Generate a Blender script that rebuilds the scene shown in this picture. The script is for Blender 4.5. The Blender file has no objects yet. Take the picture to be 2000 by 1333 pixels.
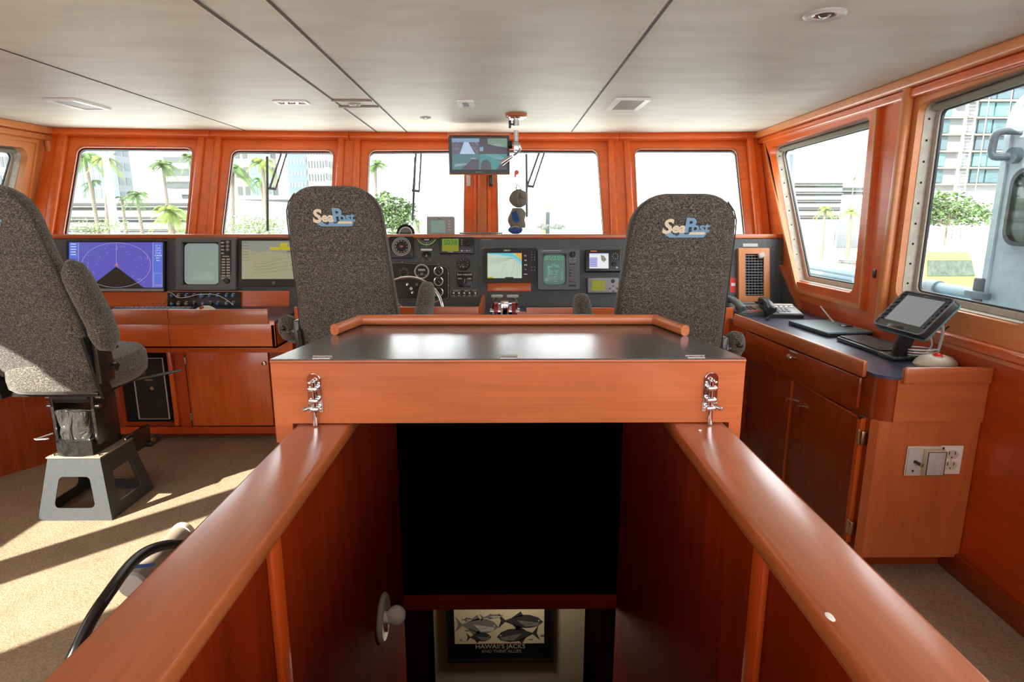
import bpy, bmesh, math, random
from mathutils import Vector, Matrix
R = random.Random(7)
scn = bpy.context.scene
COL = scn.collection
V = Vector
rad = math.radians

# ---------------------------------------------------------------- camera
F = 1180.0
EYE = V((0, 0, 1.45))
PITCH = math.atan(248.5 / F)
YAW = math.atan(10.0 / F)
cy_, sy_, cp_, sp_ = math.cos(YAW), math.sin(YAW), math.cos(PITCH), math.sin(PITCH)
FWD = V((sy_ * cp_, cy_ * cp_, -sp_)); RGT = V((cy_, -sy_, 0)); UPV = RGT.cross(FWD)
cam = bpy.data.objects.new('camera', bpy.data.cameras.new('camera'))
COL.objects.link(cam)
cam.matrix_world = Matrix.Translation(EYE) @ Matrix((RGT, UPV, -FWD)).transposed().to_4x4()
cam.data.lens = F * 36 / 2000
cam.data.clip_start = 0.02; cam.data.clip_end = 2000
scn.camera = cam

# ---------------------------------------------------------------- light and exposure
scn.view_settings.view_transform = 'Standard'
scn.view_settings.look = 'None'
scn.view_settings.gamma = 1
scn.view_settings.exposure = 1.05
scn.cycles.use_denoising = True
scn.cycles.max_bounces = 10
scn.cycles.diffuse_bounces = 6
scn.cycles.transparent_max_bounces = 24
scn.cycles.caustics_reflective = False
scn.cycles.sample_clamp_indirect = 12
world = bpy.data.worlds.new('sky'); scn.world = world; world.use_nodes = True
wn = world.node_tree.nodes; bg = wn['Background']
bg.inputs[0].default_value = (0.93, 0.97, 1.0, 1); bg.inputs[1].default_value = 3.2
sun = bpy.data.objects.new('sun', bpy.data.lights.new('sun', 'SUN'))
COL.objects.link(sun)
sun.data.energy = 11.0; sun.data.color = (1, 0.95, 0.84); sun.data.angle = rad(0.6)
sun.rotation_euler = V((0.62, 0.62, -0.52)).to_track_quat('-Z', 'Y').to_euler()
def area_light(name, loc, size, sizey, energy, dirv, col=(1, 1, 1)):
    l = bpy.data.objects.new(name, bpy.data.lights.new(name, 'AREA')); COL.objects.link(l)
    l.data.shape = 'RECTANGLE'; l.data.size = size; l.data.size_y = sizey; l.data.energy = energy; l.data.color = col
    l.location = loc; l.rotation_euler = V(dirv).to_track_quat('-Z', 'Y').to_euler()
    return l
# the lamp on the lower deck at the foot of the stair
lamp = bpy.data.objects.new('lower_deck_lamp', bpy.data.lights.new('lower_deck_lamp', 'POINT'))
COL.objects.link(lamp); lamp.data.energy = 2.6; lamp.data.color = (1, .86, .68); lamp.data.shadow_soft_size = .06
lamp.location = (0.06, 2.62, -.34)

# ---------------------------------------------------------------- from a sight line to a point on a real plane
def ray(px, py):
    return (FWD + RGT * ((px - 1000) / F) + UPV * ((666.5 - py) / F))
def onpl(px, py, p0, n):
    d = ray(px, py); n = V(n); return EYE + d * ((V(p0) - EYE).dot(n) / d.dot(n))
def atY(px, py, y): return onpl(px, py, (0, y, 0), (0, 1, 0))
def atZ(px, py, z): return onpl(px, py, (0, 0, z), (0, 0, 1))
def atX(px, py, x): return onpl(px, py, (x, 0, 0), (1, 0, 0))

# ---------------------------------------------------------------- materials
MATS = {}
def nmat(name):
    m = bpy.data.materials.new(name); m.use_nodes = True; MATS[name] = m
    nt = m.node_tree; b = nt.nodes['Principled BSDF']
    return m, nt, b
def plain(name, col, rough=.5, metal=0, coat=0, emit=None, es=1, spec=.5):
    m, nt, b = nmat(name)
    b.inputs['Base Color'].default_value = (*col, 1); b.inputs['Roughness'].default_value = rough
    b.inputs['Metallic'].default_value = metal; b.inputs['Coat Weight'].default_value = coat
    b.inputs['Specular IOR Level'].default_value = spec
    if emit: b.inputs['Emission Color'].default_value = (*emit, 1); b.inputs['Emission Strength'].default_value = es
    return m
def coords(nt, scale, kind='Object'):
    tc = nt.nodes.new('ShaderNodeTexCoord'); mp = nt.nodes.new('ShaderNodeMapping')
    mp.inputs['Scale'].default_value = scale
    nt.links.new(tc.outputs[kind], mp.inputs['Vector']); return mp.outputs['Vector']
def noise(nt, vec, scale, detail=4, rough=.55, dist=0):
    n = nt.nodes.new('ShaderNodeTexNoise'); n.inputs['Scale'].default_value = scale
    n.inputs['Detail'].default_value = detail; n.inputs['Roughness'].default_value = rough
    n.inputs['Distortion'].default_value = dist
    nt.links.new(vec, n.inputs['Vector']); return n.outputs['Fac']
def ramp(nt, fac, stops):
    r = nt.nodes.new('ShaderNodeValToRGB'); e = r.color_ramp.elements
    while len(e) < len(stops): e.new(.5)
    for i, (p, c) in enumerate(stops): e[i].position = p; e[i].color = (*c, 1)
    nt.links.new(fac, r.inputs[0]); return r.outputs[0]
def mixc(nt, a, b_, fac, mode='MIX'):
    m = nt.nodes.new('ShaderNodeMix'); m.data_type = 'RGBA'; m.blend_type = mode
    if isinstance(fac, float): m.inputs[0].default_value = fac
    else: nt.links.new(fac, m.inputs[0])
    nt.links.new(a, m.inputs[6]); nt.links.new(b_, m.inputs[7]); return m.outputs[2]
def bump(nt, b, h, strength=.3, dist=.002):
    bp = nt.nodes.new('ShaderNodeBump'); bp.inputs['Strength'].default_value = strength
    bp.inputs['Distance'].default_value = dist
    nt.links.new(h, bp.inputs['Height']); nt.links.new(bp.outputs[0], b.inputs['Normal'])
def wood(name, axis, light=(.60, .17, .042), dark=(.30, .062, .014), rough=.28, coat=.5, contrast=1.0):
    m, nt, b = nmat(name)
    s = [9, 9, 9]; s['xyz'.index(axis)] = .9
    f = noise(nt, coords(nt, s), 2.2, 5, .6, .6)
    s2 = [90, 90, 90]; s2['xyz'.index(axis)] = 3
    f2 = noise(nt, coords(nt, s2), 2.0, 3, .6)
    s3 = [1.6, 1.6, 1.6]
    f3 = noise(nt, coords(nt, s3), 1.6, 2, .5)
    mid = tuple((a + c) / 2 for a, c in zip(light, dark))
    c1 = ramp(nt, f, [(.25, dark), (.5, mid), (.72, light)])
    c2 = ramp(nt, f2, [(.3, tuple(x * .72 for x in mid)), (.6, (light))])
    c3 = ramp(nt, f3, [(.3, tuple(x * .8 for x in mid)), (.7, light)])
    c = mixc(nt, c1, c2, .35); c = mixc(nt, c, c3, .35)
    nt.links.new(c, b.inputs['Base Color'])
    b.inputs['Roughness'].default_value = rough; b.inputs['Coat Weight'].default_value = coat
    b.inputs['Coat Roughness'].default_value = .18
    if not coat: b.inputs['Specular IOR Level'].default_value = .05
    bump(nt, b, f2, .08, .001)
    return m
LT, DK = (.84, .165, .024), (.42, .050, .005)
for ax in 'xyz':
    wood('cherry_' + ax, ax, LT, DK)
    wood('rail_' + ax, ax, (.52, .135, .036), (.25, .055, .014), .34, .5)
    wood('tan_' + ax, ax, (.72, .27, .085), (.50, .15, .036), .35, .3)
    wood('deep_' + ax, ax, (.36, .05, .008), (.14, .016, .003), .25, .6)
    wood('wellwood_' + ax, ax, (.27, .022, .002), (.035, .003, .0006), .7, .0)  # walls of the well: its shade is painted in as darker wood
    wood('sidewood_' + ax, ax, (.62, .085, .009), (.26, .024, .003), .35, .3)
    wood('front_' + ax, ax, (.60, .165, .050), (.34, .070, .017), .32, .4)

def fabric():
    m, nt, b = nmat('fabric')
    v = coords(nt, (1, 1, 1))
    f = noise(nt, v, 190, 2, .8); g = noise(nt, coords(nt, (1, 1, 2.2)), 95, 3, .8)
    c1 = ramp(nt, f, [(.38, (.012, .011, .010)), (.5, (.07, .062, .053)), (.64, (.34, .31, .26))])
    c2 = ramp(nt, g, [(.4, (.03, .027, .025)), (.62, (.15, .135, .115))])
    c = mixc(nt, c1, c2, .5)
    n3 = nt.nodes.new('ShaderNodeTexNoise'); n3.inputs['Scale'].default_value = 190
    nt.links.new(v, n3.inputs['Vector'])
    c = mixc(nt, c, n3.outputs['Color'], .45, 'OVERLAY')
    nt.links.new(c, b.inputs['Base Color']); b.inputs['Roughness'].default_value = .95
    b.inputs['Specular IOR Level'].default_value = .1; b.inputs['Sheen Weight'].default_value = .25
    bump(nt, b, f, .6, .002)
fabric()
def ceil_m():
    m, nt, b = nmat('ceiling_vinyl')
    f = noise(nt, coords(nt, (1, 3.2, 1)), 2.4, 5, .6, .5); g = noise(nt, coords(nt, (1, 1, 1)), 60, 3, .6)
    c = ramp(nt, f, [(.3, (.60, .60, .50)), (.62, (.70, .71, .61))])
    nt.links.new(c, b.inputs['Base Color']); b.inputs['Roughness'].default_value = .55
    b.inputs['Specular IOR Level'].default_value = .3
    bump(nt, b, g, .12, .002)
ceil_m()
def carpet():
    m, nt, b = nmat('carpet')
    f = noise(nt, coords(nt, (1, 1, 1)), 120, 3, .8); g = noise(nt, coords(nt, (1, 1, 1)), 5, 3, .6)
    c = mixc(nt, ramp(nt, f, [(.35, (.22, .15, .09)), (.65, (.46, .36, .25))]), ramp(nt, g, [(.3, (.28, .20, .13)), (.7, (.40, .31, .21))]), .4)
    nt.links.new(c, b.inputs['Base Color']); b.inputs['Roughness'].default_value = 1
    b.inputs['Specular IOR Level'].default_value = .05
    bump(nt, b, f, .9, .004)
carpet()
def speck(name, col, amt=.25, scale=300, rough=.5, spec=.5, coat=0):
    m, nt, b = nmat(name)
    f = noise(nt, coords(nt, (1, 1, 1)), scale, 3, .7)
    c = ramp(nt, f, [(.35, tuple(x * (1 - amt) for x in col)), (.65, tuple(x * (1 + amt) for x in col))])
    nt.links.new(c, b.inputs['Base Color']); b.inputs['Roughness'].default_value = rough
    b.inputs['Specular IOR Level'].default_value = spec; b.inputs['Coat Weight'].default_value = coat
    b.inputs['Coat Roughness'].default_value = .16
    bump(nt, b, f, .15, .001)
speck('dash_laminate', (.080, .088, .094), .45, 180, .55)
speck('table_laminate', (.045, .049, .054), .2, 120, .27, 1, .5)
speck('counter_laminate', (.05, .058, .10), .3, 150, .32, .6)
speck('black_metal', (.018, .018, .018), .5, 60, .28, .6)
speck('grey_metal', (.045, .048, .052), .12, 90, .45, .5)
speck('well_shade', (.004, .0015, .001), .2, 20, 1, 0)  # near-black: the deep shade of the well is put into the colour
speck('cladding', (.55, .57, .58), .05, 12, .6)
speck('pale_steel', (.34, .42, .44), .08, 12, .5, .4)
speck('aluminium_frame', (.42, .37, .30), .12, 40, .4)
def leather():
    m, nt, b = nmat('crinkled_vinyl')
    f = noise(nt, coords(nt, (9, 9, 4)), 1.4, 3, .5, 1.2)
    b.inputs['Base Color'].default_value = (.05, .048, .045, 1); b.inputs['Roughness'].default_value = .18
    bump(nt, b, f, 1.0, .06)
leather()
for n, c, r, me in [('chrome', (.75, .75, .76), .12, 1), ('steel', (.5, .5, .5), .3, 1), ('brass', (.75, .62, .38), .25, 1),
    ('nickel', (.72, .68, .58), .25, 1)]: plain(n, c, r, me)
for n, c, r in [('black', (.008, .008, .009), .35), ('black_matte', (.012, .012, .013), .8), ('rubber', (.012, .012, .016), .3), ('charcoal', (.03, .03, .033), .5),
    ('dark_plastic', (.022, .022, .026), .35), ('grey_plastic', (.13, .135, .15), .45), ('mid_plastic', (.30, .30, .31), .4), ('light_plastic', (.5, .49, .45), .4),
    ('cream_plastic', (.62, .56, .43), .4), ('white', (.8, .8, .78), .4), ('ivory', (.85, .83, .75), .4), ('red', (.7, .03, .015), .3), ('red_paint', (.62, .08, .02), .4),
    ('blue_knob', (.04, .16, .42), .4), ('teal_lid', (.10, .20, .21), .3), ('cream_thread', (.75, .68, .50), .8), ('blue_thread', (.20, .38, .55), .8),
    ('navy_thread', (.04, .07, .11), .8), ('seam', (.05, .045, .04), .9), ('tape_blue', (.08, .18, .6), .5), ('hat_khaki', (.20, .17, .13), .95), ('hat_blue', (.03, .08, .26), .9),
    ('dark_hole', (.004, .003, .003), .9), ('shade_fabric', (.25, .25, .18), .9), ('poster_paper', (.60, .53, .36), .7), ('ink', (.03, .03, .035), .8), ('ink_grey', (.16, .16, .16), .8),
    ('beige_wall', (.42, .36, .24), .8), ('line_dark', (.10, .09, .075), .8), ('line_light', (.85, .84, .78), .6), ('vent_grey', (.20, .20, .19), .5), ('stain', (.55, .53, .45), .6),
    ('tan_plastic', (.30, .24, .18), .5), ('red_glass', (.35, .02, .03), .2), ('phone_grey', (.09, .11, .11), .5), ('phone_brown', (.22, .14, .09), .5), ('gauge_black', (.006, .006, .006), .3)]:
    plain(n, c, r)
def scr(name, col, es=1.0): plain(name, (.01, .01, .01), .25, emit=col, es=es * .48)
scr('scr_violet', (.11, .10, .49), .95); scr('scr_black', (.012, .014, .010)); scr('scr_line', (.55, .52, .85)); scr('scr_orange', (.8, .22, .1)); scr('scr_text', (.6, .65, .95))
scr('scr_blue2', (.10, .16, .62)); scr('scr_crt', (.26, .32, .29), .9); scr('scr_crt_glow', (.5, .58, .54), .9); scr('scr_sand', (.34, .33, .20), .9); scr('scr_grey', (.26, .27, .22), .9)
scr('scr_yellow', (.50, .42, .02), .9); scr('scr_dots', (.02, .02, .02)); scr('scr_greenlcd', (.14, .25, .03), 1); scr('scr_olive', (.22, .23, .01), 1)
scr('scr_lcdink', (.05, .10, .01)); scr('scr_chart', (.50, .60, .46), 1); scr('scr_chart_sea', (.10, .52, .60), 1); scr('scr_chart_sea2', (.30, .62, .60), 1); scr('scr_chart_orange', (.70, .38, .06), 1)
scr('scr_white', (.8, .8, .82)); scr('scr_paleblue', (.40, .42, .72), 1); scr('scr_green', (.15, .75, .35)); scr('scr_sonar', (.10, .17, .15), 1); scr('scr_palegreen', (.16, .24, .20), 1)
scr('scr_tablet', (.23, .23, .235), .9); scr('tv_sky', (.16, .28, .42)); scr('tv_sea', (.02, .13, .15)); scr('tv_sea2', (.01, .20, .20)); scr('tv_dark', (.02, .015, .03)); scr('tv_white', (.38, .50, .68)); scr('tv_shore', (.07, .05, .09)); scr('tv_boat', (.20, .28, .28)); scr('tv_green', (.13, .22, .15))
scr('lamp_glow', (1, .95, .85), .9)
def glass_m():
    m = bpy.data.materials.new('window_glass'); m.use_nodes = True; MATS['window_glass'] = m
    nt = m.node_tree; nt.nodes.clear(); o = nt.nodes.new('ShaderNodeOutputMaterial')
    t = nt.nodes.new('ShaderNodeBsdfTransparent'); t.inputs[0].default_value = (.97, .985, .98, 1)
    g = nt.nodes.new('ShaderNodeBsdfGlossy'); g.inputs['Roughness'].default_value = .02
    x = nt.nodes.new('ShaderNodeMixShader'); x.inputs[0].default_value = .035
    nt.links.new(t.outputs[0], x.inputs[1]); nt.links.new(g.outputs[0], x.inputs[2]); nt.links.new(x.outputs[0], o.inputs[0])
glass_m()

# ---------------------------------------------------------------- mesh builder
def frame(o, u, v):
    u = V(u).normalized(); v = V(v).normalized(); n = u.cross(v).normalized(); v = n.cross(u)
    m = Matrix((u, v, n)).transposed().to_4x4(); m.translation = V(o); return m
def T(x, y, z): return Matrix.Translation((x, y, z))
def RX(a): return Matrix.Rotation(rad(a), 4, 'X')
def RY(a): return Matrix.Rotation(rad(a), 4, 'Y')
def RZ(a): return Matrix.Rotation(rad(a), 4, 'Z')
def rrect(x0, x1, y0, y1, r, k=5):
    pts = []
    for cx, cy, a0 in ((x1 - r, y1 - r, 0), (x0 + r, y1 - r, 90), (x0 + r, y0 + r, 180), (x1 - r, y0 + r, 270)):
        for i in range(k + 1):
            a = rad(a0 + 90 * i / k); pts.append((cx + r * math.cos(a), cy + r * math.sin(a)))
    return pts
def rquad(c, r, k=5):
    """rounded quad; c = four corners counter-clockwise"""
    out = []
    n = len(c)
    for i in range(n):
        p, a, b = V(c[i]).to_2d(), V(c[i - 1]).to_2d(), V(c[(i + 1) % n]).to_2d()
        u = (a - p).normalized(); w = (b - p).normalized()
        ang = math.acos(max(-1, min(1, u.dot(w)))); t = r / math.tan(ang / 2)
        s = p + u * t; e = p + w * t; cc = p + (u + w).normalized() * (r / math.sin(ang / 2))
        a0 = math.atan2(*(s - cc).yx); a1 = math.atan2(*(e - cc).yx)
        while a1 < a0 - math.pi: a1 += 2 * math.pi
        while a1 > a0 + math.pi: a1 -= 2 * math.pi
        for j in range(k + 1):
            q = a0 + (a1 - a0) * j / k; out.append((cc.x + r * math.cos(q), cc.y + r * math.sin(q)))
    return out
def circ(cx, cy, r, n=24, ry=None): return [(cx + r * math.cos(2 * math.pi * i / n), cy + (ry or r) * math.sin(2 * math.pi * i / n)) for i in range(n)]
class MB:
    def __init__(s, mat='cherry_x', M=None):
        s.v = []; s.f = []; s.fm = []; s.mat = mat; s.M = M or Matrix.Identity(4)
    def add(s, vs, fs, mat=None, M=None):
        b = len(s.v); mm = s.M @ M if M else s.M
        s.v += [mm @ V(p) for p in vs]
        for f in fs: s.f.append([b + i for i in f]); s.fm.append(mat or s.mat)
        return s
    def box(s, x0, x1, y0, y1, z0, z1, mat=None, bev=0, M=None, seg=2):
        bm = bmesh.new(); bmesh.ops.create_cube(bm, size=1)
        for v in bm.verts:
            v.co = V(((x0 + x1) / 2 + v.co.x * (x1 - x0), (y0 + y1) / 2 + v.co.y * (y1 - y0), (z0 + z1) / 2 + v.co.z * (z1 - z0)))
        if bev:
            bev = min(bev, .49 * min(abs(x1 - x0), abs(y1 - y0), abs(z1 - z0)))
            bmesh.ops.bevel(bm, geom=bm.edges[:], offset=bev, segments=seg, affect='EDGES', profile=.5)
        bm.verts.index_update()
        s.add([v.co.copy() for v in bm.verts], [[v.index for v in f.verts] for f in bm.faces], mat, M); bm.free(); return s
    def prism(s, pts, z0, z1, mat=None, M=None, caps=True):
        n = len(pts)
        vs = [(p[0], p[1], z0) for p in pts] + [(p[0], p[1], z1) for p in pts]
        fs = [[i, (i + 1) % n, n + (i + 1) % n, n + i] for i in range(n)]
        if caps: fs += [list(range(n))[::-1], list(range(n, 2 * n))]
        return s.add(vs, fs, mat, M)
    def ring(s, po, pi, z0, z1, mat=None, M=None):
        """prism with hole, same point count on both loops"""
        n = len(po)
        vs = [(*p, z0) for p in po] + [(*p, z1) for p in po] + [(*p, z0) for p in pi] + [(*p, z1) for p in pi]
        fs = []
        for i in range(n):
            j = (i + 1) % n
            fs += [[i, j, n + j, n + i], [2 * n + j, 2 * n + i, 3 * n + i, 3 * n + j], [n + i, n + j, 3 * n + j, 3 * n + i], [j, i, 2 * n + i, 2 * n + j]]
        return s.add(vs, fs, mat, M)
    def loft(s, loops, mat=None, M=None, cap=True, close=True):
        n = len(loops[0]); vs = [p for l in loops for p in l]; fs = []
        for a in range(len(loops) - 1):
            for i in range(n if close else n - 1):
                j = (i + 1) % n; fs.append([a * n + i, a * n + j, (a + 1) * n + j, (a + 1) * n + i])
        if cap: fs += [list(range(n))[::-1], [(len(loops) - 1) * n + i for i in range(n)]]
        return s.add(vs, fs, mat, M)
    def cyl(s, p0, p1, r, r2=None, n=16, mat=None, M=None, cap=True):
        p0, p1 = V(p0), V(p1); r2 = r if r2 is None else r2
        d = (p1 - p0).normalized(); a = d.orthogonal().normalized(); b = d.cross(a)
        L = [[p + (a * math.cos(2 * math.pi * i / n) + b * math.sin(2 * math.pi * i / n)) * q for i in range(n)] for p, q in ((p0, r), (p1, r2))]
        return s.loft(L, mat, M, cap)
    def tube(s, pts, r, n=8, mat=None, M=None, smooth=0):
        pts = [V(p) for p in pts]
        if smooth:
            q = []
            for i in range(len(pts) - 1):
                p0 = pts[max(i - 1, 0)]; p1 = pts[i]; p2 = pts[i + 1]; p3 = pts[min(i + 2, len(pts) - 1)]
                for k in range(smooth):
                    t = k / smooth
                    q.append(.5 * ((2 * p1) + (p2 - p0) * t + (2 * p0 - 5 * p1 + 4 * p2 - p3) * t * t + (3 * p1 - p0 - 3 * p2 + p3) * t ** 3))
            pts = q + [pts[-1]]
        L = []; a = None
        for i, p in enumerate(pts):
            d = (pts[min(i + 1, len(pts) - 1)] - pts[max(i - 1, 0)]).normalized()
            a = d.orthogonal().normalized() if a is None else (a - d * a.dot(d)).normalized()
            b = d.cross(a); rr = r[i * len(r) // len(pts)] if isinstance(r, (list, tuple)) else r
            L.append([p + (a * math.cos(2 * math.pi * k / n) + b * math.sin(2 * math.pi * k / n)) * rr for k in range(n)])
        return s.loft(L, mat, M)
    def lathe(s, prof, n=24, mat=None, M=None, cap=True):
        L = [[(r * math.cos(2 * math.pi * i / n), r * math.sin(2 * math.pi * i / n), z) for i in range(n)] for r, z in prof]
        return s.loft(L, mat, M, cap)
    def ball(s, c, r, mat=None, M=None, n=14, sx=1, sy=1, sz=1):
        L = []
        for k in range(1, n // 2):
            t = math.pi * k / (n // 2)
            L.append([(c[0] + r * sx * math.sin(t) * math.cos(2 * math.pi * i / n), c[1] + r * sy * math.sin(t) * math.sin(2 * math.pi * i / n), c[2] - r * sz * math.cos(t)) for i in range(n)])
        return s.loft(L, mat, M)
    def quad(s, a, b, c, d, mat=None, M=None): return s.add([a, b, c, d], [[0, 1, 2, 3]], mat, M)
    def text(s, st, size, mat, M=None, x=0, y=0, z=0, ext=.0004, align='CENTER', shear=0, bold=0):
        cu = bpy.data.curves.new('t', 'FONT'); cu.body = st; cu.size = size; cu.align_x = align; cu.align_y = 'CENTER'
        cu.extrude = ext; cu.shear = shear; cu.offset = bold; cu.resolution_u = 3
        ob = bpy.data.objects.new('t', cu); COL.objects.link(ob); bpy.context.view_layer.update()
        me = bpy.data.meshes.new_from_object(ob.evaluated_get(bpy.context.evaluated_depsgraph_get()))
        vs = [v.co + V((x, y, z)) for v in me.vertices]; fs = [list(p.vertices) for p in me.polygons]
        bpy.data.objects.remove(ob); bpy.data.curves.remove(cu); bpy.data.meshes.remove(me)
        return s.add(vs, fs, mat, M)
    def mesh(s, name, smooth=True, ang=38):
        me = bpy.data.meshes.new(name); me.from_pydata([tuple(v) for v in s.v], [], s.f); 
        names = list(dict.fromkeys(s.fm))
        for nme in names: me.materials.append(MATS[nme])
        for p, k in zip(me.polygons, s.fm): p.material_index = names.index(k)
        bm = bmesh.new(); bm.from_mesh(me); bmesh.ops.recalc_face_normals(bm, faces=bm.faces)
        if smooth:
            for f in bm.faces: f.smooth = True
            for e in bm.edges:
                e.smooth = len(e.link_faces) == 2 and e.calc_face_angle(3.2) < rad(ang)
        bm.to_mesh(me); bm.free(); return me
    def build(s, name, parent=None, smooth=True, origin=None, **kw):
        """link as ONE mesh object; a top-level mesh gets its origin at the centre of its base"""
        if parent is None and s.v:
            if origin is None:
                xs = [v.x for v in s.v]; ys = [v.y for v in s.v]; zs = [v.z for v in s.v]
                origin = V(((min(xs) + max(xs)) / 2, (min(ys) + max(ys)) / 2, min(zs)))
            s.v = [v - V(origin) for v in s.v]
        ob = bpy.data.objects.new(name, s.mesh(name, smooth)); COL.objects.link(ob)
        if parent is not None: ob.parent = parent
        elif origin is not None: ob.location = origin
        props(ob, **kw); return ob
def props(o, label=None, cat=None, group=None, kind=None):
    if label: o['label'] = label
    if cat: o['category'] = cat
    if group: o['group'] = group
    if kind: o['kind'] = kind
def thing(name, label, cat, M=None, group=None, kind=None):
    o = bpy.data.objects.new(name, None); COL.objects.link(o); o.empty_display_size = .1
    if M is not None: o.matrix_world = M if isinstance(M, Matrix) else Matrix.Translation(V(M))
    props(o, label, cat, group, kind); return o
def children(o): return [c for c in bpy.data.objects if c.parent == o]
def copy_tree(o, parent=None, label=None, M=None):
    c = o.copy(); COL.objects.link(c)
    if parent: c.parent = parent
    if label: c['label'] = label
    if M is not None: c.matrix_world = M
    for ch in children(o): copy_tree(ch, c)
    return c
def WB(parent_loc): return Matrix.Translation(-V(parent_loc))   # world coordinates inside a thing that stands at parent_loc
# ================================================================ THE WHEELHOUSE
CZ = 2.06
RK = .53                                    # rake of the front windows
TP = [V(p) for p in ((-3.32, 4.66, CZ), (-2.22, 4.80, CZ), (-1.20, 4.88, CZ), (-.19, 4.93, CZ), (.865, 4.92, CZ), (1.935, 4.86, CZ))]
RDIR = V((0, RK, 1))
def lxy(M, p): q = M.inverted() @ V(p); return (q.x, q.y)
def pxl(M, px, py): return lxy(M, onpl(px, py, M.translation, M.col[2].to_3d()))
def shrink(c, d):
    cx = sum(p[0] for p in c) / 4; cy = sum(p[1] for p in c) / 4; o = []
    for x, y in c: o.append((x - math.copysign(d, x - cx), y - math.copysign(d, y - cy)))
    return o
def ccw(px): return [px[3], px[2], px[1], px[0]]      # tl,tr,br,bl -> bl,br,tr,tl

# ceiling
mb = MB('ceiling_vinyl')
pts = [(-3.45, -2.0), (1.60, -2.0), (2.05, 4.9)] + [(p.x, p.y + .04) for p in TP[::-1]] + [(-3.45, 4.7)]
mb.prism(pts[:2] + pts[2:3] + [(p.x, p.y + .04) for p in TP[::-1][1:]] + [(-3.45, 4.7)], CZ, CZ + .06)
ceiling = mb.build('ceiling', kind='structure')
for a, b, w, mt in (((382, 0), (738, 259), .012, 'line_dark'), ((524, 0), (796, 259), .010, 'line_dark'), ((0, 95), (486, 257), .007, 'line_dark'), ((1310, 0), (1116, 257), .010, 'line_dark')):
    p, q = atZ(*a, CZ), atZ(*b, CZ); d = (q - p).normalized(); p = p - d * 1.2
    M = frame(p, d, V((0, 0, 1)).cross(d)); L = (q - p).length
    MB(mt, WB(ceiling.location)).box(0, L, -w / 2, w / 2, -.003, .006, M=M).box(0, L, w / 2, w / 2 + .010, -.001, .006, 'line_light', M=M).build('ceiling_seam', ceiling)

# floor (carpet) with the stair well left open
WL, WR, WF = -.405, .425, 2.10
mb = MB('carpet')
mb.box(-3.4, WL - .03, -2, 4.6, -.22, 0); mb.box(WR + .03, 2.0, -2, 4.6, -.22, 0); mb.box(WL - .03, WR + .03, WF + .03, 4.6, -.06, 0)
floor = mb.build('floor', kind='structure')
# stair well
def struct(name, mb, **k): return mb.build(name, kind='structure', **k)
struct('wall_well_left', MB('wellwood_z').box(WL - .03, WL, -2, WF, -2.0, .93).box(WL - .03, WL, WF, 3.0, -2.0, -.06, 'well_shade'))
struct('wall_well_right', MB('wellwood_z').box(WR, WR + .03, -2, WF, -2.0, .93).box(WR, WR + .03, WF, 3.0, -2.0, -.06, 'well_shade'))
struct('wall_well_front', MB('well_shade').box(WL, WR, WF, WF + .03, -.06, .93).box(WL, WR, WF - .018, WF, -.058, .002, 'deep_x', bev=.006))
mb = MB('well_shade').box(WL, WR, 2.95, 3.0, -2.0, -.06)
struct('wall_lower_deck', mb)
bp = [atY(x, y, 2.945) for x, y in ((770, 1420), (1162, 1420), (1165, 1150), (826, 1150))]
struct('wall_lower_panel', MB('beige_wall').prism([(p.x, p.z) for p in bp], 0, .02, M=frame((0, 2.95, 0), (1, 0, 0), (0, 0, 1))))
struct('floor_lower', MB('carpet').box(WL, WR, -2, 3.0, -2.0, -1.95))
for i, (px, py, X, sg) in enumerate(((530, 1100, WL, 1), (1492, 1110, WR, -1))):
    p = atX(px, py, X)
    struct('trim_%d' % (i + 1), MB('sidewood_z').box(min(X, X + sg * .012), max(X, X + sg * .012), p.y - .022, p.y + .022, -1.9, .925, bev=.003))
    struct('trim_%d' % (i + 3), MB('rail_y').box(min(X, X + sg * .016), max(X, X + sg * .016), -2, WF, .905, .925, bev=.004))
struct('well_sky_blocker', MB('wellwood_z').box(WL, WR, -.06, -.03, -2.0, .93))  # unseen panel, added to keep aft sky light off the well walls
mb = MB('cherry_x').box(-3.4, 2.0, -2.1, -2.0, 0, .92).box(-3.4, 2.0, -2.1, -2.0, 1.95, CZ)
for x in (-3.35, -2.1, -.75, .6, 1.85): mb.box(x - .08, x + .08, -2.1, -2.0, .92, 1.95)
struct('wall_rear', mb)  # unseen aft wall, added to cut the low light from behind
struct('port_sun_blocker', MB('pale_steel').prism(rrect(2.9, 4.43, .1, 2.5, .14, 6), -.02, .02, M=frame((-3.72, 0, 0), (0, 1, 0), (0, 0, 1))).cyl((-3.72, 2.95, 1.1), (-3.36, 2.95, 1.1), .02).cyl((-3.72, 2.95, .5), (-3.36, 2.95, .5), .02))  # unseen leaf, added outside to keep the sun off the radar display
# hand rails round the well
def rail(x0, x1, nm, lab, chip=None):
    mb = MB('rail_y').box(x0, x1, -1.9, WF + .03, .934, .970, bev=.010, seg=3)
    mb.box(x0 + .018, x1 - .018, -1.9, WF + .03, .925, .936, bev=.003)
    r = mb.build('handrail', label=lab, cat='handrail', group='hand rails of the stair well'); return r
rail(-.492, -.366, '', 'long varnished wooden handrail left of the dark stair opening')
hr = rail(.386, .512, '', 'long varnished wooden handrail right of the stair opening, with a pale chip')
q = atZ(1621, 1206, .970)
c = MB('ivory').lathe([(.001, 0), (.007, .0002), (.006, .0012), (.001, .0014)], n=10, M=Matrix.Translation(q - hr.location) @ Matrix.Diagonal((.7, 1.3, 1, 1))).build('paint_chip', hr, label='small white chip')

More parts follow.
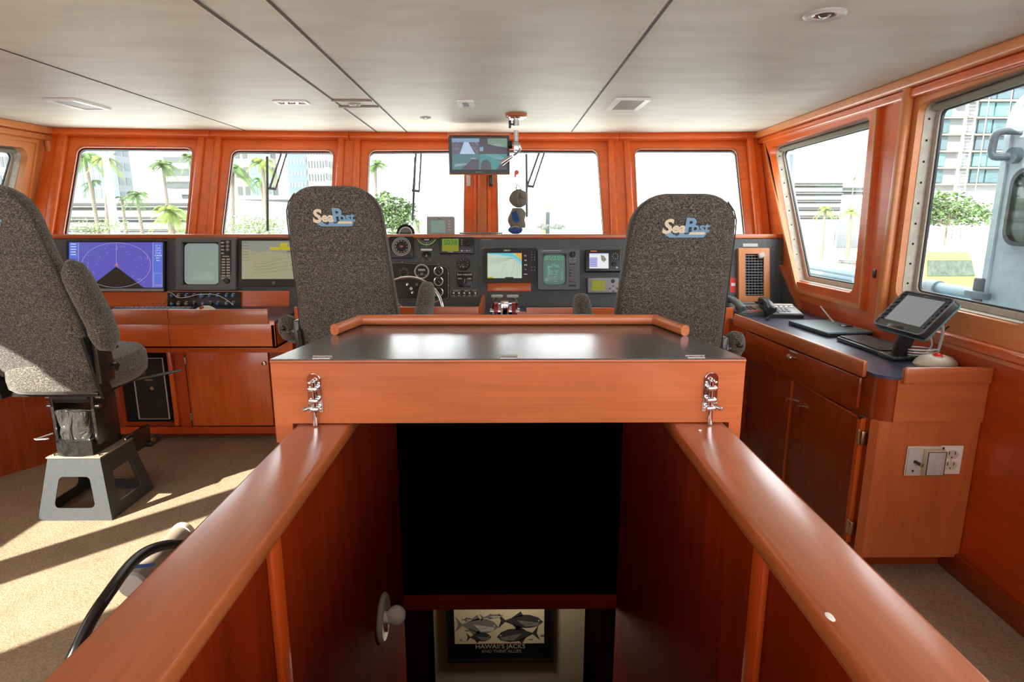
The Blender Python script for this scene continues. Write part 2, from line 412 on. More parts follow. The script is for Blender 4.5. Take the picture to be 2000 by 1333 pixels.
# front wall: five raked windows
WIN = [[(150, 285), (380, 287), (365, 470), (119, 470)], [(451, 291), (654, 292), (648, 470), (429, 470)],
       [(719, 292), (910, 291), (908, 470), (711, 470)], [(968, 290), (1169, 291), (1182, 470), (971, 470)], [(1237, 289), (1440, 289), (1459, 470), (1245, 470)]]
HB = 1.0
for i in range(5):
    a, b = TP[i], TP[i + 1]
    M = frame(a, b - a, RDIR)
    quadw = [a - RDIR * HB, b - RDIR * HB, b, a]
    outer = [lxy(M, p) for p in quadw]
    inner = [pxl(M, *p) for p in ccw(WIN[i])]
    win = thing('window_%d' % (i + 1), None, None, M, kind='structure')
    k = 6
    MB('cherry_x').ring(rquad(outer, .002, k), rquad(inner, .045, k), -.06, 0).build('window_frame', win)
    MB('rail_x').ring(rquad(shrink(inner, -.012), .055, k), rquad(inner, .045, k), -.001, .005).build('window_bead', win)
    MB('charcoal').ring(rquad(inner, .045, k), rquad(shrink(inner, .010), .038, k), -.05, -.030).build('window_gasket', win)
    MB('window_glass').prism(rquad(shrink(inner, .006), .04, k), -.042, -.038).build('window_pane', win)
    # crown under the ceiling
    MB('cherry_x').box(outer[3][0], outer[2][0], -.075, 0, .001, .05, bev=.012, seg=3).box(outer[3][0], outer[2][0], -.030, .0, .05, .075, bev=.010).build('window_head', win)
# posts between the windows
n_ = 5
for j in range(6):
    p = TP[j]; u = (TP[min(j + 1, 5)] - TP[max(j - 1, 0)]).normalized()
    M = frame(p, u, RDIR); L = 1.0
    mb = MB('cherry_y', M)
    if 0 < j < 5:
        if j == 3:
            mb.box(-.035, .035, -L, -.07, 0, .03, 'front_y', bev=.004); mb.box(-.065, -.038, -L, -.07, 0, .022, bev=.006); mb.box(.038, .065, -L, -.07, 0, .022, bev=.006)
        else:
            mb.box(-.035, .035, -L, -.07, 0, .012)
            mb.box(-.085, -.035, -L, -.07, 0, .038, bev=.012, seg=3); mb.box(.035, .085, -L, -.07, 0, .038, bev=.012, seg=3)
    elif j == 0:
        mb.box(.07, .135, -L, -.07, 0, .04, bev=.012, seg=3); mb.box(-.02, .07, -L, -.07, 0, .01)
    else:
        mb.box(-.105, -.05, -L, -.07, 0, .045, bev=.012, seg=3); mb.box(-.045, -.0, -L, -.07, 0, .02)
    struct('trim_%d' % n_, mb, origin=p); n_ += 1
struct('wall_front', MB('deep_z').box(-3.4, 2.0, 4.42, 4.47, 0, 1.14).prism([(-3.4, 4.3), (1.98, 4.45), (1.98, 4.5), (-3.4, 4.35)], 1.02, 1.14))

# right wall
MR = frame((1.938, 4.90, 0), (-.039, -1, 0), (0, 0, 1))
def pr(px, py): return pxl(MR, px, py)
def wallwin(name, M, outer, inner, border, t=.10, wood_='cherry', vis=True, screws=True, shade=True):
    win = thing(name, None, None, M, kind='structure')
    k = 6
    MB(wood_ + '_x').ring(rquad(outer, .002, k), rquad(inner, .05, k), -t, 0).build('window_frame', win)
    MB('cladding').ring(rquad(outer, .002, k), rquad(inner, .05, k), -t - .02, -t).build('outer_cladding', win)
    if border:
        MB(wood_ + '_x').ring(rquad(border, .004, k), rquad(inner, .05, k), -.002, .016).build('window_border', win)
        MB('tan_x').ring(rquad(shrink(border, -.028), .006, k), rquad(shrink(border, -.008), .006, k), -.002, .026).build('window_moulding', win)
    mb = MB('aluminium_frame').ring(rquad(shrink(inner, -.004), .05, k), rquad(shrink(inner, .030), .03, k), -t + .012, -t + .022)
    fr = mb.build('window_metal_frame', win)
    MB('aluminium_frame').ring(rquad(shrink(inner, -.002), .05, k), rquad(shrink(inner, .003), .045, k), -t + .012, -.030).build('window_liner', win)
    if screws:
        sm = MB('dark_hole')
        y0, y1 = inner[0][1], inner[3][1]; x0, x1 = inner[0][0], inner[3][0]
        for q in range(9):
            f = (q + .7) / 9.4; sm.lathe([(.0055, 0), (.005, .0015)], n=8, M=T(x0 + (x1 - x0) * f + .0032, y0 + (y1 - y0) * f, -.052) @ RY(90))
        sm.build('screws', fr, kind='stuff')
    MB('charcoal').ring(rquad(shrink(inner, .026), .034, k), rquad(shrink(inner, .038), .026, k), -t + .004, -t + .014).build('window_gasket', win)
    MB('window_glass').prism(rquad(shrink(inner, .034), .03, k), -t + .005, -t + .009).build('window_pane', win)
    if shade:
        MB('shade_fabric').loft([[(x, y + .0 + .016 * math.sin(a), -t * .62 + .022 * math.cos(a)) for a in [2 * math.pi * q / 12 for q in range(12)]] for x, y in ((inner[3][0] + .03, inner[3][1] - .022), (inner[2][0] - .03, inner[2][1] - .022))]).build('rolled_shade', win)
    return win
w1i = [pr(*p) for p in ((1549, 548), (1672, 574), (1706, 226), (1505, 288))]
w1b = [pr(*p) for p in ((1560, 572), (1690, 608), (1726, 196), (1496, 272))]
w2i = [pr(*p) for p in ((1747, 580), (2004, 640), (2110, 92), (1795, 203))]
post = pr(1745, 400)[0]
zs0 = .905
w1i[0] = (w1i[0][0], min(w1i[0][1], w1i[1][1])); 
def zline(c): return c
wallwin('window_6', MR, [(0, zs0), (post, zs0), (post, CZ), (0, CZ)], w1i, w1b)
x2 = w2i[1][0] + .14
wallwin('window_7', MR, [(post, zs0), (x2, zs0), (x2, CZ), (post, CZ)], w2i, None, wood_='tan')
x3 = 6.9
wallwin('window_8', MR, [(x2, zs0), (x3, zs0), (x3, CZ), (x2, CZ)], [(x2 + .3, 1.05), (x3 - .3, 1.05), (x3 - .3, 1.9), (x2 + .3, 1.9)], None, wood_='tan', screws=False, shade=False)
struct('wall_right', MB('sidewood_y', MR).box(0, 6.9, 0, zs0, -.10, 0).box(0, 6.9, -.3, zs0, -.12, -.10, 'cladding'), origin=V((1.85, 1.45, 0)))  # darker wood copy: light falloff low on the wall is in its colour
px0 = pr(1738, 300)[0]
struct('trim_%d' % n_, MB('cherry_y', MR).box(px0 + .01, px0 + .10, zs0, CZ, 0, .018).box(px0 + .105, px0 + .15, zs0, CZ, 0, .042, 'tan_y', bev=.014, seg=3)
       .box(0.0, .05, zs0, CZ, 0, .03, bev=.01), origin=MR @ V((px0, zs0, 0))); n_ += 1
struct('trim_%d' % n_, MB('tan_x', MR).box(0, 6.9, CZ - .05, CZ, 0, .05, bev=.012, seg=3).box(0, 6.9, CZ - .095, CZ - .05, 0, .028, 'cherry_x', bev=.012, seg=3), origin=MR @ V((3, CZ, 0))); n_ += 1
struct('trim_%d' % n_, MB('cherry_x', MR).box(px0 + .12, 6.9, .93, .972, 0, .04, bev=.010, seg=3), origin=MR @ V((3, .93, 0))); n_ += 1
struct('baseboard_right', MB('deep_x', MR).box(0, 6.9, 0, .10, 0, .018, bev=.004), origin=MR @ V((3, 0, 0)))
q = pr(1716, 535)
c = MB('black', MR).box(q[0] - .012, q[0] + .012, q[1] - .022, q[1] + .022, .018, .024, bev=.002)
c.build('latch', label='small black latch plate on the wooden post between the two right windows', cat='latch')

# left wall
ML = frame((-3.32, -2.0, 0), (0, 1, 0), (0, 0, 1))
def pl(px, py): return pxl(ML, px, py)
yy = 4.66 + 2.0
tr = pl(54, 290); br = pl(24, 430)
w0 = [(5.35, br[1]), br, tr, (5.35, tr[1] - .02)]
b0 = [(5.28, br[1] - .08), (br[0] + .09, br[1] - .08), (tr[0] + .09, tr[1] + .07), (5.28, tr[1] + .07)]
wallwin('window_9', ML, [(5.1, 1.0), (yy, 1.0), (yy, CZ), (5.1, CZ)], w0, b0, wood_='tan', screws=False)
# unseen glazed openings further aft, added and placed to throw the floor's sun bands
def sidelight(n, ya, yb, xa, xb):
    wallwin('window_%d' % n, ML, [(xa, .80), (xb, .80), (xb, CZ), (xa, CZ)], [(ya, .90), (yb, .90), (yb, 1.92), (ya, 1.92)], None, wood_='tan', screws=False, shade=False)
sidelight(10, .95, 1.65, 0, 1.95)
sidelight(11, 2.05, 2.88, 1.95, 2.97)
sidelight(12, 3.06, 3.66, 2.97, 5.1)
struct('wall_left', MB('cherry_y', ML).box(0, 5.1, 0, .80, -.10, 0).box(5.1, yy, 0, 1.0, -.10, 0), origin=V((-3.32, 1.3, 0)))
struct('trim_%d' % n_, MB('tan_x', ML).box(0, yy, CZ - .05, CZ, 0, .05, bev=.012, seg=3).box(0, yy, CZ - .095, CZ - .05, 0, .028, 'tan_x', bev=.012, seg=3)
       .box(yy - .10, yy - .03, 1.0, CZ - .09, 0, .035, 'tan_y', bev=.012, seg=3), origin=ML @ V((3, CZ, 0))); n_ += 1

# ---------------------------------------------------------------- ceiling fittings
def ceil_M(px, py): return Matrix.Translation(atZ(px, py, CZ)) @ RX(180)
def cvent(quad4, lab, name='ceiling_speaker', cat='ceiling vent'):
    P = [atZ(*p, CZ) for p in quad4]; c = sum(P, V()) / 4
    t = thing(name, lab, cat, c)
    x0 = min(p.x for p in P); x1 = max(p.x for p in P); y0 = min(p.y for p in P); y1 = max(p.y for p in P)
    # the panel is a straight rectangle; half size from the mean of its edges
    hw = ((P[1] - P[0]).length + (P[2] - P[3]).length) / 4; hh = abs((P[0].y + P[1].y) - (P[2].y + P[3].y)) / 4
    MB('white').ring(rquad([(-hw, -hh), (hw, -hh), (hw, hh), (-hw, hh)], .003), rquad([(-hw + .03, -hh + .012), (hw - .03, -hh + .012), (hw - .03, hh - .012), (-hw + .03, hh - .012)], .003), -.012, .0).build('vent_frame', t)
    mb = MB('vent_grey').box(-hw + .02, hw - .02, -hh + .01, hh - .01, -.008, -.001)
    mb.build('vent_face', t, label='grey perforated face'); return t
cvent([(92, 192), (150, 192), (214, 211), (150, 211)], 'flat grey ceiling grille above the left bow windows', 'ceiling_grille')
cvent([(1200, 191), (1268, 191), (1250, 212), (1186, 212)], 'flat grey ceiling grille between the hanging pole and the right corner', 'ceiling_grille')
cvent([(894, 195), (926, 195), (926, 206), (893, 206)], 'small square grille in the middle of the ceiling above the screen', 'ceiling_grille')
def downlight(px, py, r, lab, g=None, tilt=0):
    t = thing('downlight', lab, 'ceiling light', ceil_M(px, py), g)
    MB('light_plastic').lathe([(r * .55, 0), (r, 0), (r * 1.02, .004), (r * .9, .010), (r * .62, .007), (r * .55, 0)], n=28, cap=False).build('trim_ring', t)
    MB('chrome').lathe([(r * .6, -.0), (r * .6, .004), (r * .45, .001)], n=24, cap=False).lathe([(.001, -.001), (r * .58, .0005)], n=24, mat='dark_plastic').build('reflector', t)
    MB('steel').ball((0, 0, .003), r * .3, sz=.5).build('lamp_bulb', t); return t
downlight(1611, 27, .062, 'round chrome recessed ceiling light at the upper right')
downlight(831, 229, .034, 'small round chrome ceiling light left of the hanging screen')
downlight(693, 203, .034, 'small round ceiling light between two brown bars on the ceiling strip')
t = thing('square_downlight', 'twin square chrome ceiling light with two small bulbs', 'ceiling light', ceil_M(570, 199))
MB('white').ring(rquad([(-.09, -.05), (.09, -.05), (.09, .05), (-.09, .05)], .004), rquad([(-.075, -.036), (.075, -.036), (.075, .036), (-.075, .036)], .004), 0, .008).build('lamp_frame', t)
MB('chrome').box(-.075, .075, -.036, .036, 0, .002).build('reflector', t)
for s in (-1, 1): MB('lamp_glow').ball((s * .03, 0, .006), .012, sz=.7).cyl((s * .03 - .015, .0, .006), (s * .03 + .015, 0, .006), .005, mat='dark_plastic').build('bulb', t)
for a, b, lab in (((648, 195), (724, 194), 'upper brown bar across the ceiling strip, left of the screen'), ((662, 207), (738, 206), 'lower brown bar across the ceiling strip, nearest the windows')):
    p, q = atZ(*a, CZ), atZ(*b, CZ)
    MB('tan_plastic').box(p.x, q.x, p.y - .012, p.y + .012, CZ - .010, CZ, bev=.002).build('ceiling_bar', label=lab, cat='ceiling trim', group='bars across the ceiling strip')
# ================================================================ CHART TABLE OVER THE WELL
CT = V((0, 1.34, .927))
t = thing('chart_table', 'wooden chart table with a black laminate top, bolted over the stair opening', 'table', CT)
W = WB(CT)
zt, zb = 1.122, .925
yb, yf = 1.342, 1.79
xl0, xr0, xl1, xr1 = -.540, .548, -.452, .456
k = MB('front_x', W)
# front board notched over the two rails
fb = [(xl0, zb), (-.500, zb), (-.500, .972), (.520, .972), (.520, zb), (xr0, zb), (xr0, zt), (xl0, zt)]
MF = frame((0, yb + .022, 0), (1, 0, 0), (0, 0, 1))
MB('front_x', W @ MF).prism(fb, 0, .022).build('front_board', t)
for nm, p, q in (('side_board', (xl0, yb + .022), (xl1, yf)), ('side_board', (xr1, yf), (xr0, yb + .022))):
    d = (V(q) - V(p)).normalized(); n = V((d.y, -d.x)) * .02; n = -n if nm and p[0] > 0 and n.x > 0 or p[0] < 0 and n.x < 0 else n
    MB('front_y', W).prism([p, q, (q[0] + n.x, q[1] + n.y), (p[0] + n.x, p[1] + n.y)], zb + .05, zt - .004).build(nm, t)
MB('front_x', W).box(xl1, xr1, yf - .02, yf, zb + .05, zt - .004).build('back_board', t)
MB('table_laminate', W).prism([(xl0, yb), (xr0, yb), (xr1 , yf), (xl1, yf)], zt - .004, zt + .004).build('table_top', t)
MB('rail_x', W).box(xl0 - .001, xr0 + .001, yb - .002, yb + .006, zt - .006, zt + .0015, bev=.002).build('front_edging', t)
def fiddle(p, q, par, W, w=.024, h=.030, z=zt + .004, mat='front_x', r=.011):
    p, q = V((p[0], p[1], z)), V((q[0], q[1], z)); d = (q - p).normalized(); s = V((0, 0, 1)).cross(d)
    pr_ = rrect(-w / 2, w / 2, 0, h, r, 4)
    MB(mat, W).loft([[c + s * a + V((0, 0, b)) for a, b in pr_] for c in (p, q)]).build('fiddle', par)
fiddle((xl1 + .005, yf - .014), (xr1 - .005, yf - .014), t, W)
fiddle((-.478 + .008, 1.62), (xl1 + .013, yf - .024), t, W, mat='front_y'); fiddle((.490 - .008, 1.60), (xr1 - .013, yf - .024), t, W, mat='front_y')
for px in (632, 993, 1357):
    c = atZ(px, 697, zt + .004)
    mb = MB('steel', W)
    mb.box(c.x - .020, c.x + .020, yb + .004, yb + .012, zt + .004, zt + .0062); mb.box(c.x - .020, c.x + .020, yb + .015, yb + .024, zt + .004, zt + .0062)
    mb.cyl((c.x - .021, yb + .0135, zt + .007), (c.x + .021, yb + .0135, zt + .007), .0028, n=8)
    for s in (-.013, .013): mb.cyl((c.x + s, yb + .008, zt + .006), (c.x + s, yb + .008, zt + .0072), .0022, n=6, mat='dark_plastic')
    mb.build('hinge', t)
def bolt(px, side, lab):
    c = atY(px, 775, yb); B = V((c.x, yb, .970)); b = thing('barrel_bolt', lab, 'bolt', B, 'barrel bolts on the chart table')
    M = frame((0, 0, 0), (1, 0, 0), (0, 0, 1))          # z of this frame points at the viewer
    z0, z1, w = .030, .124, .0165
    pts = [(-w, z0), (w, z0)] + [(w * math.cos(rad(a)), z1 - w + w * math.sin(rad(a))) for a in range(0, 181, 15)]
    mb = MB('chrome', M).prism(pts, 0, .003)
    pin = [(x * .86, z0 + .003 + (y - z0) * .95) for x, y in pts]; mb.prism(pin, .003, .0045)
    for sx, zz in ((-.011, z0 + .008), (.011, z0 + .008), (-.011, z1 - .024), (.011, z1 - .024)): mb.lathe([(.0035, .0045), (.003, .0062), (.001, .0068)], n=10, M=T(sx, zz, 0), mat='steel')
    mb.build('bolt_plate', b)
    mb = MB('chrome', M)
    for zz in (.040, .060, .088): mb.box(-.011, .011, zz - .006, zz + .006, .0045, .020, bev=.004)
    mb.build('keeper', b)
    MB('chrome', M).cyl((0, .002, .013), (0, .105, .013), .0052, n=14).ball((0, .105, .013), .0055).build('bolt_rod', b)
    MB('steel', M).cyl((0, .046, .013), (side * .017, .044, .020), .0035, n=10).ball((side * .019, .043, .021), .0055).build('bolt_knob', b)
bolt(616, -1, 'chrome barrel bolt at the left end of the chart table front')
bolt(1386, 1, 'chrome barrel bolt at the right end of the chart table front')
# striker dot on the right rail
q = atZ(1367, 842, .970)
MB('ivory').ball((q.x, q.y, .971), .004, sz=.5).build('screw_cap', label='tiny white screw cap on the right handrail by the bolt', cat='screw')

# ================================================================ LOWER DECK
c0 = atY(873, 1187, 2.90); c1 = atY(1080, 1290, 2.90); cw = abs(c1.x - c0.x)
O = V(((c0.x + c1.x) / 2, 2.90, c1.z)); t = thing('framed_poster', 'black framed poster of four grey fish on the lower deck wall', 'poster', O)
MP = frame((0, 0, 0), (1, 0, .004), (0, 0, 1)); hw = cw / 2; H = .42
MB('black', MP).ring(rquad([(-hw, 0), (hw, 0), (hw, H), (-hw, H)], .002), rquad([(-hw + .014, .014), (hw - .014, .014), (hw - .014, H - .014), (-hw + .014, H - .014)], .002), -.005, .018).build('poster_frame', t)
s = 2 * hw / 207.0
mb = MB('gauge_black', MP).box(-hw + .01, hw - .01, .01, H - .01, 0, .006)
pb = 40 * s
mb.box(-hw + 14 * s, hw - 18 * s, pb, H - .03, .006, .0075, 'poster_paper')
def fish(mb, cx, cy, L, mat, flip=1, h=.38, ang=0):
    M = T(cx, cy, .0078) @ RZ(ang) @ Matrix.Diagonal((flip * L, L, 1, 1))
    top = [(-.36, .02), (-.2, .10 * h / .38), (0, h / 2), (.2, h / 2), (.38, h * .33), (.5, 0)]
    body = top + [(x, -y * .95) for x, y in top[::-1][1:]]
    mb.prism(body, 0, .0006, mat, M); mb.prism([(-.34, 0), (-.52, .20), (-.46, 0), (-.52, -.20)], 0, .0006, mat, M)
    mb.prism([(.05, h * .42), (-.02, h * .75), (-.22, h * .25)], 0, .0006, mat, M); mb.prism([(0, -h * .4), (-.08, -h * .7), (-.2, -h * .2)], 0, .0006, mat, M)
    mb.prism([(.25, -.03), (.02, -.10), (.2, -.06)], .0006, .001, 'ink', M); mb.prism(circ(.40, .03, .02, 8), .0006, .001, 'poster_paper', M)
    mb.prism([(-.1, .03), (.42, -.02), (.38, -h * .3), (.1, -h * .38)], .0006, .0009, 'ink_grey' if mat == 'ink' else 'light_plastic', M)
cxs = lambda px: (px - 976.5) * s; cys = lambda py: (1290 - py) * s
fish(mb, cxs(932), cys(1210), 82 * s, 'ink_grey', 1, .40, -4)
fish(mb, cxs(1017), cys(1201), 86 * s, 'ink', 1, .34, -2)
fish(mb, cxs(1010), cys(1231), 82 * s, 'ink', -1, .36, 6)
fish(mb, cxs(935), cys(1235), 48 * s, 'ink', 1, .42, 0)
fish(mb, cxs(912), cys(1196), 20 * s, 'ink_grey', 1, .4, 0); fish(mb, cxs(960), cys(1190), 44 * s, 'ink_grey', 1, .2, 6)
for x, y, w_, h_ in ((908, 1222, 10, 3), (975, 1243, 12, 2.5), (1032, 1243, 8, 3), (897, 1243, 5, 3), (1055, 1236, 7, 5)): mb.box(cxs(x), cxs(x + w_), cys(y), cys(y) + h_ * s, .0075, .0079, 'ink_grey')
mb.text("HAWAII'S JACKS", 13.5 * s, 'light_plastic', x=cxs(976), y=cys(1257), z=.0065)
mb.text("AND THEIR ALLIES", 9.5 * s, 'mid_plastic', x=cxs(978), y=cys(1268), z=.0065)
mb.build('poster_print', t)
c = atX(745, 1207, WL); t = thing('wall_lamp', 'round white wall lamp with a ball globe on the left wall of the stair well', 'wall lamp', c)
M = frame((0, 0, 0), (0, 1, 0), (0, 0, 1))
MB('light_plastic', M).lathe([(.02, .0), (.074, 0), (.078, .006), (.068, .016), (.05, .012), (.03, .010)], n=32).build('backplate', t)
MB('white', M).lathe([(.02, .008), (.018, .03)], n=20).ball((0, .008, .048), .031).build('globe', t)
MB('red_paint', M).box(-.008, .008, -.05, -.02, .012, .02, bev=.004).build('switch', t, label='orange switch tab')
# ================================================================ CONSOLE
PO = V((0, 4.12, .825)); PV = V((0, .10, .455))
MP_ = frame(PO, (1, 0, 0), PV)                      # the sloping instrument panel; its z points out at the helm
def pp(px, py): return pxl(MP_, px, py)
def PR(x0, y0, x1, y1):
    """centre, width, height on the panel of something seen between two image corners"""
    a, b, c, d = pp(x0, y0), pp(x1, y0), pp(x1, y1), pp(x0, y1)
    xa = (a[0] + d[0]) / 2; xb = (b[0] + c[0]) / 2; ya = (a[1] + b[1]) / 2; yb_ = (c[1] + d[1]) / 2
    return (xa + xb) / 2, (ya + yb_) / 2, abs(xb - xa), abs(ya - yb_)
def onpanel(name, lab, cat, x0, y0, x1, y1, z=0, group=None):
    cx, cy, w, h = PR(x0, y0, x1, y1)
    t = thing(name, lab, cat, MP_ @ T(cx, cy, z), group); return t, w, h
PH = PV.length
DT = .83                                            # desk top height
C0 = V((-.6, 4.1, 0)); W = WB(C0)
con = thing('helm_console', 'long dark instrument console with wooden lip under the front windows', 'console', C0)
MB('dash_laminate', W).prism([(-3.16, -.02), (1.90, -.02), (1.91, PH), (-3.16, PH)], -.03, 0, M=MP_).build('instrument_panel', con)
lipz = 1.285
MB('dash_laminate', W).prism([(-3.2, 4.25), (1.90, 4.25), (1.92, 4.50), (-3.2, 4.36)], lipz - .015, lipz + .008).build('dash_top', con)
MB('front_x', W).box(-3.17, 1.915, 4.225, 4.275, lipz - .004, lipz + .028, bev=.008, seg=3).build('lip', con)
# cheek that closes the end of the console against the right wall
ck = [pr(1506, 472), pr(1567, 602), pr(1530, 604)]
MB('dash_laminate', W @ MR).prism([(ck[0][0] - .03, ck[0][1]), (ck[2][0] - .12, ck[1][1] - .04), (ck[1][0], ck[1][1] - .04), ck[1], ck[0]], .002, .016).build('end_cheek', con)
MB('front_y', W).loft([[MR @ V((q[0], q[1], 0)) + V((a_, 0, b_)) for a_, b_ in ((-.026, -.010), (-.0, -.010), (-.0, .012), (-.026, .012))] for q in (ck[1], ck[0])]).build('end_trim', con)
for px in (935, 470):
    a = pp(px, 520)[0]; MB('black', W).box(a - .001, a + .001, 0, PH, .0, .0012, M=MP_).build('panel_joint', con)
# base under the console
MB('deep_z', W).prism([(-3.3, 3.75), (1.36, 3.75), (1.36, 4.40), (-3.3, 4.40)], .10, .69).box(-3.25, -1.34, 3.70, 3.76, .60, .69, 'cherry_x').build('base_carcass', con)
MB('deep_x', W).box(-2.6, 1.4, 3.83, 4.2, 0, .10).build('toe_kick', con)
# left desk: board behind, top, apron, fiddle
bb = pp(400, 569)[1]
a0 = pp(180, 585)[0]; a1 = pp(566, 585)[0]
MB('cherry_x', W).box(-3.16, a1, -.01, bb, 0, .012, M=MP_).build('desk_backboard', con)
yA = 3.50
xr = atY(537, 650, yA).x; xf = atY(525, 617, yA).x
za = atY(400, 628, yA).z; zb_ = atY(400, 681, yA).z; zf = atY(400, 604, yA).z
MB('counter_laminate', W).box(-3.28, xr - .005, yA + .01, 4.13, DT - .02, DT).build('desk_top', con)
mb = MB('cherry_x', W).box(-3.28, xr, yA, yA + .025, zb_, za, bev=.004)
mb.box(xr - .02, xr, yA, 4.1, zb_, DT - .02); mb.build('desk_apron', con)
MB('dark_hole', W).box(atY(330, 650, yA).x - .001, atY(330, 650, yA).x + .001, yA - .0012, yA, zb_, za - .016).build('apron_joint', con)
MB('sidewood_x', W).box(-3.28, xr, yA, 3.85, zb_ - .0, zb_ + .012).build('desk_underside', con)
fx0 = atY(330, 615, yA).x
MB('front_x', W).box(-3.28, fx0 - .001, yA - .016, yA, za - .016, zf, bev=.006).build('fiddle', con)
MB('front_x', W).box(fx0 + .001, xf, yA - .016, yA, za - .016, zf, bev=.006).build('fiddle', con)
# middle shelf
yB = 3.52
def apron(x0, x1, z0, z1, y=yB, nm='shelf_apron'):
    MB('cherry_x', W).box(x0, x1, y, y + .02, z0, z1, bev=.004).build(nm, con)
a = atY(832, 600, yB); b = atY(935, 600, yB); c = atY(1028, 602, yB); d = atY(1146, 604, yB); e = atY(1010, 608, yB)
apron(-1.25, b.x, .70, a.z); apron(c.x, 1.34, .70, c.z); apron(e.x, c.x, .70, e.z - .006)
MB('cherry_y', W).box(b.x, b.x + .018, yB, 4.1, .70, a.z).build('shelf_side', con)
MB('counter_laminate', W).box(-1.3, 1.36, yB + .02, 4.13, .805, .825).build('shelf_top', con)
MB('dash_laminate', W).box(b.x + .018, e.x, yB - .04, yB + .02, .72, .85, bev=.006).build('throttle_pad', con)
# left cabinet fronts
yC = 3.75
dd = [atY(*p, yC) for p in ((365, 688), (528, 683), (533, 826), (381, 833))]
x0, x1 = (dd[0].x + dd[3].x) / 2, (dd[1].x + dd[2].x) / 2; z1 = (dd[0].z + dd[1].z) / 2; z0 = (dd[2].z + dd[3].z) / 2
dr = MB('cherry_z', W).box(x0, x1, yC - .020, yC, z0, z1, 'cherry_z', bev=.004).build('door', con)
MB('front_x', W).box(x0, x1, yC - .024, yC - .019, z1 - .008, z1).box(x0, x1, yC - .024, yC - .019, z0, z0 + .008).box(x0, x0 + .006, yC - .024, yC - .019, z0, z1).build('door_edge', dr)
kc = atY(516, 710, yC - .03)
MB('brass', W @ T(kc.x, yC - .02, kc.z) @ RX(90)).lathe([(.005, 0), (.006, .012), (.014, .018), (.013, .024), (.001, .026)], n=16).build('knob', dr)
for zz in (z0 + .06, z1 - .06): MB('steel', W).box(x0 - .010, x0 + .002, yC - .026, yC - .018, zz - .022, zz + .022, bev=.002).cyl((x0 - .002, yC - .028, zz - .02), (x0 - .002, yC - .028, zz + .02), .004, n=8).build('hinge', dr)
# computer bay beside the door
q = [atY(*p, yC) for p in ((262, 690), (322, 686), (345, 815), (270, 826))]
bx0, bx1, bz0, bz1 = q[0].x - .1, (q[1].x + q[2].x) / 2 + .01, .13, .60
MB('dark_hole', W).box(bx0, bx1, yC - .004, yC, bz0, bz1).build('bay', con, label='dark open bay')
MB('cherry_z', W).box(bx1, bx1 + .03, yC - .03, yC, bz0 - .02, bz1, bev=.004).build('bay_stile', con)
MB('sidewood_z', W).box(bx1 + .03, x0 - .015, yC - .012, yC, .10, .60).build('stile', con)
MB('sidewood_x', W).box(-2.6, 1.3, yC - .012, yC, .05, z0 - .012).build('bottom_rail', con)
# side cabinet running aft along the left wall, behind the third chair
A = atZ(238, 862, .0); B_ = atZ(-60, 950, 0)
MB('deep_z', W).prism([(A.x, A.y), (-2.2, 3.9), (-3.28, 3.9), (-3.28, 2.7), (B_.x, B_.y)], .0, .66).build('side_cabinet', con)
t_ = (V((B_.x, B_.y, 0)) - V((A.x, A.y, 0))).normalized()
MS = frame((A.x, A.y, 0), -t_, (0, 0, 1))
LS = (V((B_.x, B_.y, 0)) - V((A.x, A.y, 0))).length
for f0, f1 in ((.04, .30), (.34, .62)):
    d_ = MB('deep_z', W).box(-LS * f1 - .0, -LS * f0, .12, .60, -.001, .014, bev=.004, M=MS).build('door', con)
tB = thing('computer_tower', 'black tower computer in the open bay under the left desk', 'computer', V(((bx0 + bx1) / 2 - .0, yC, bz0 + .03)))
pcw = .20
qx = q[2].x - .012 - (bx0 + bx1) / 2
MB('black_matte', None).box(qx - pcw, qx, -.05, .30, 0, .41, bev=.01).build('case', tB)
MB('light_plastic').tube([(qx - pcw + .004, -.052, .405), (qx - .004, -.052, .405), (qx - .004, -.052, .006), (qx - pcw + .004, -.052, .006), (qx - pcw + .004, -.052, .405)], .0045, n=6).build('bezel_rim', tB)
MB('chrome').box(qx - .13, qx - .08, -.053, -.05, .26, .268).build('drive_slot', tB); MB('chrome').cyl((qx - .09, -.050, .21), (qx - .09, -.056, .21), .012).build('power_button', tB); MB('chrome').cyl((qx - .05, -.050, .12), (qx - .05, -.055, .12), .004).build('indicator', tB)

# ---------------------------------------------------------------- left instruments
def btn(mb, x, y, w, h, z, mat='light_plastic', d=.003, bev=.001): mb.box(x - w / 2, x + w / 2, y - h / 2, y + h / 2, z, z + d, mat, bev=bev)
t, w, h = onpanel('radar_display', 'wide flat monitor with a violet radar picture on the left console', 'monitor', 138, 472, 328, 571, .012)
MB('black').ring(rquad([(-w/2, -h/2), (w/2, -h/2), (w/2, h/2), (-w/2, h/2)], .006), rquad([(-w/2+.012, -h/2+.026), (w/2-.012, -h/2+.026), (w/2-.012, h/2-.012), (-w/2+.012, h/2-.012)], .002), 0, .030).build('bezel', t)
MB('mid_plastic').box(-w/2 + .004, w/2 - .004, -h/2 + .001, -h/2 + .020, .028, .034, bev=.003).build('chin', t, label='silver lower strip')
sw, sh = w/2 - .012, h/2 - .012; sb = -h/2 + .026
mb = MB('scr_violet').box(-sw, sw, sb, sh, .010, .020)
ccx, ccy, cr = .0, (sb + sh) / 2 + .0, (sh - sb) / 2 - .002
cr2 = w * .352
mb.prism([(ccx, ccy - .01), (ccx - w * .285, sb), (ccx + w * .285, sb)], .020, .0204, 'scr_black')
mb.ring(circ(ccx, ccy, cr2, 64, cr), circ(ccx, ccy, cr2 - .0015, 64, cr - .0015), .0204, .0208, 'scr_line')
mb.box(ccx - .0007, ccx + .0007, ccy, sh, .0204, .0208, 'scr_line')
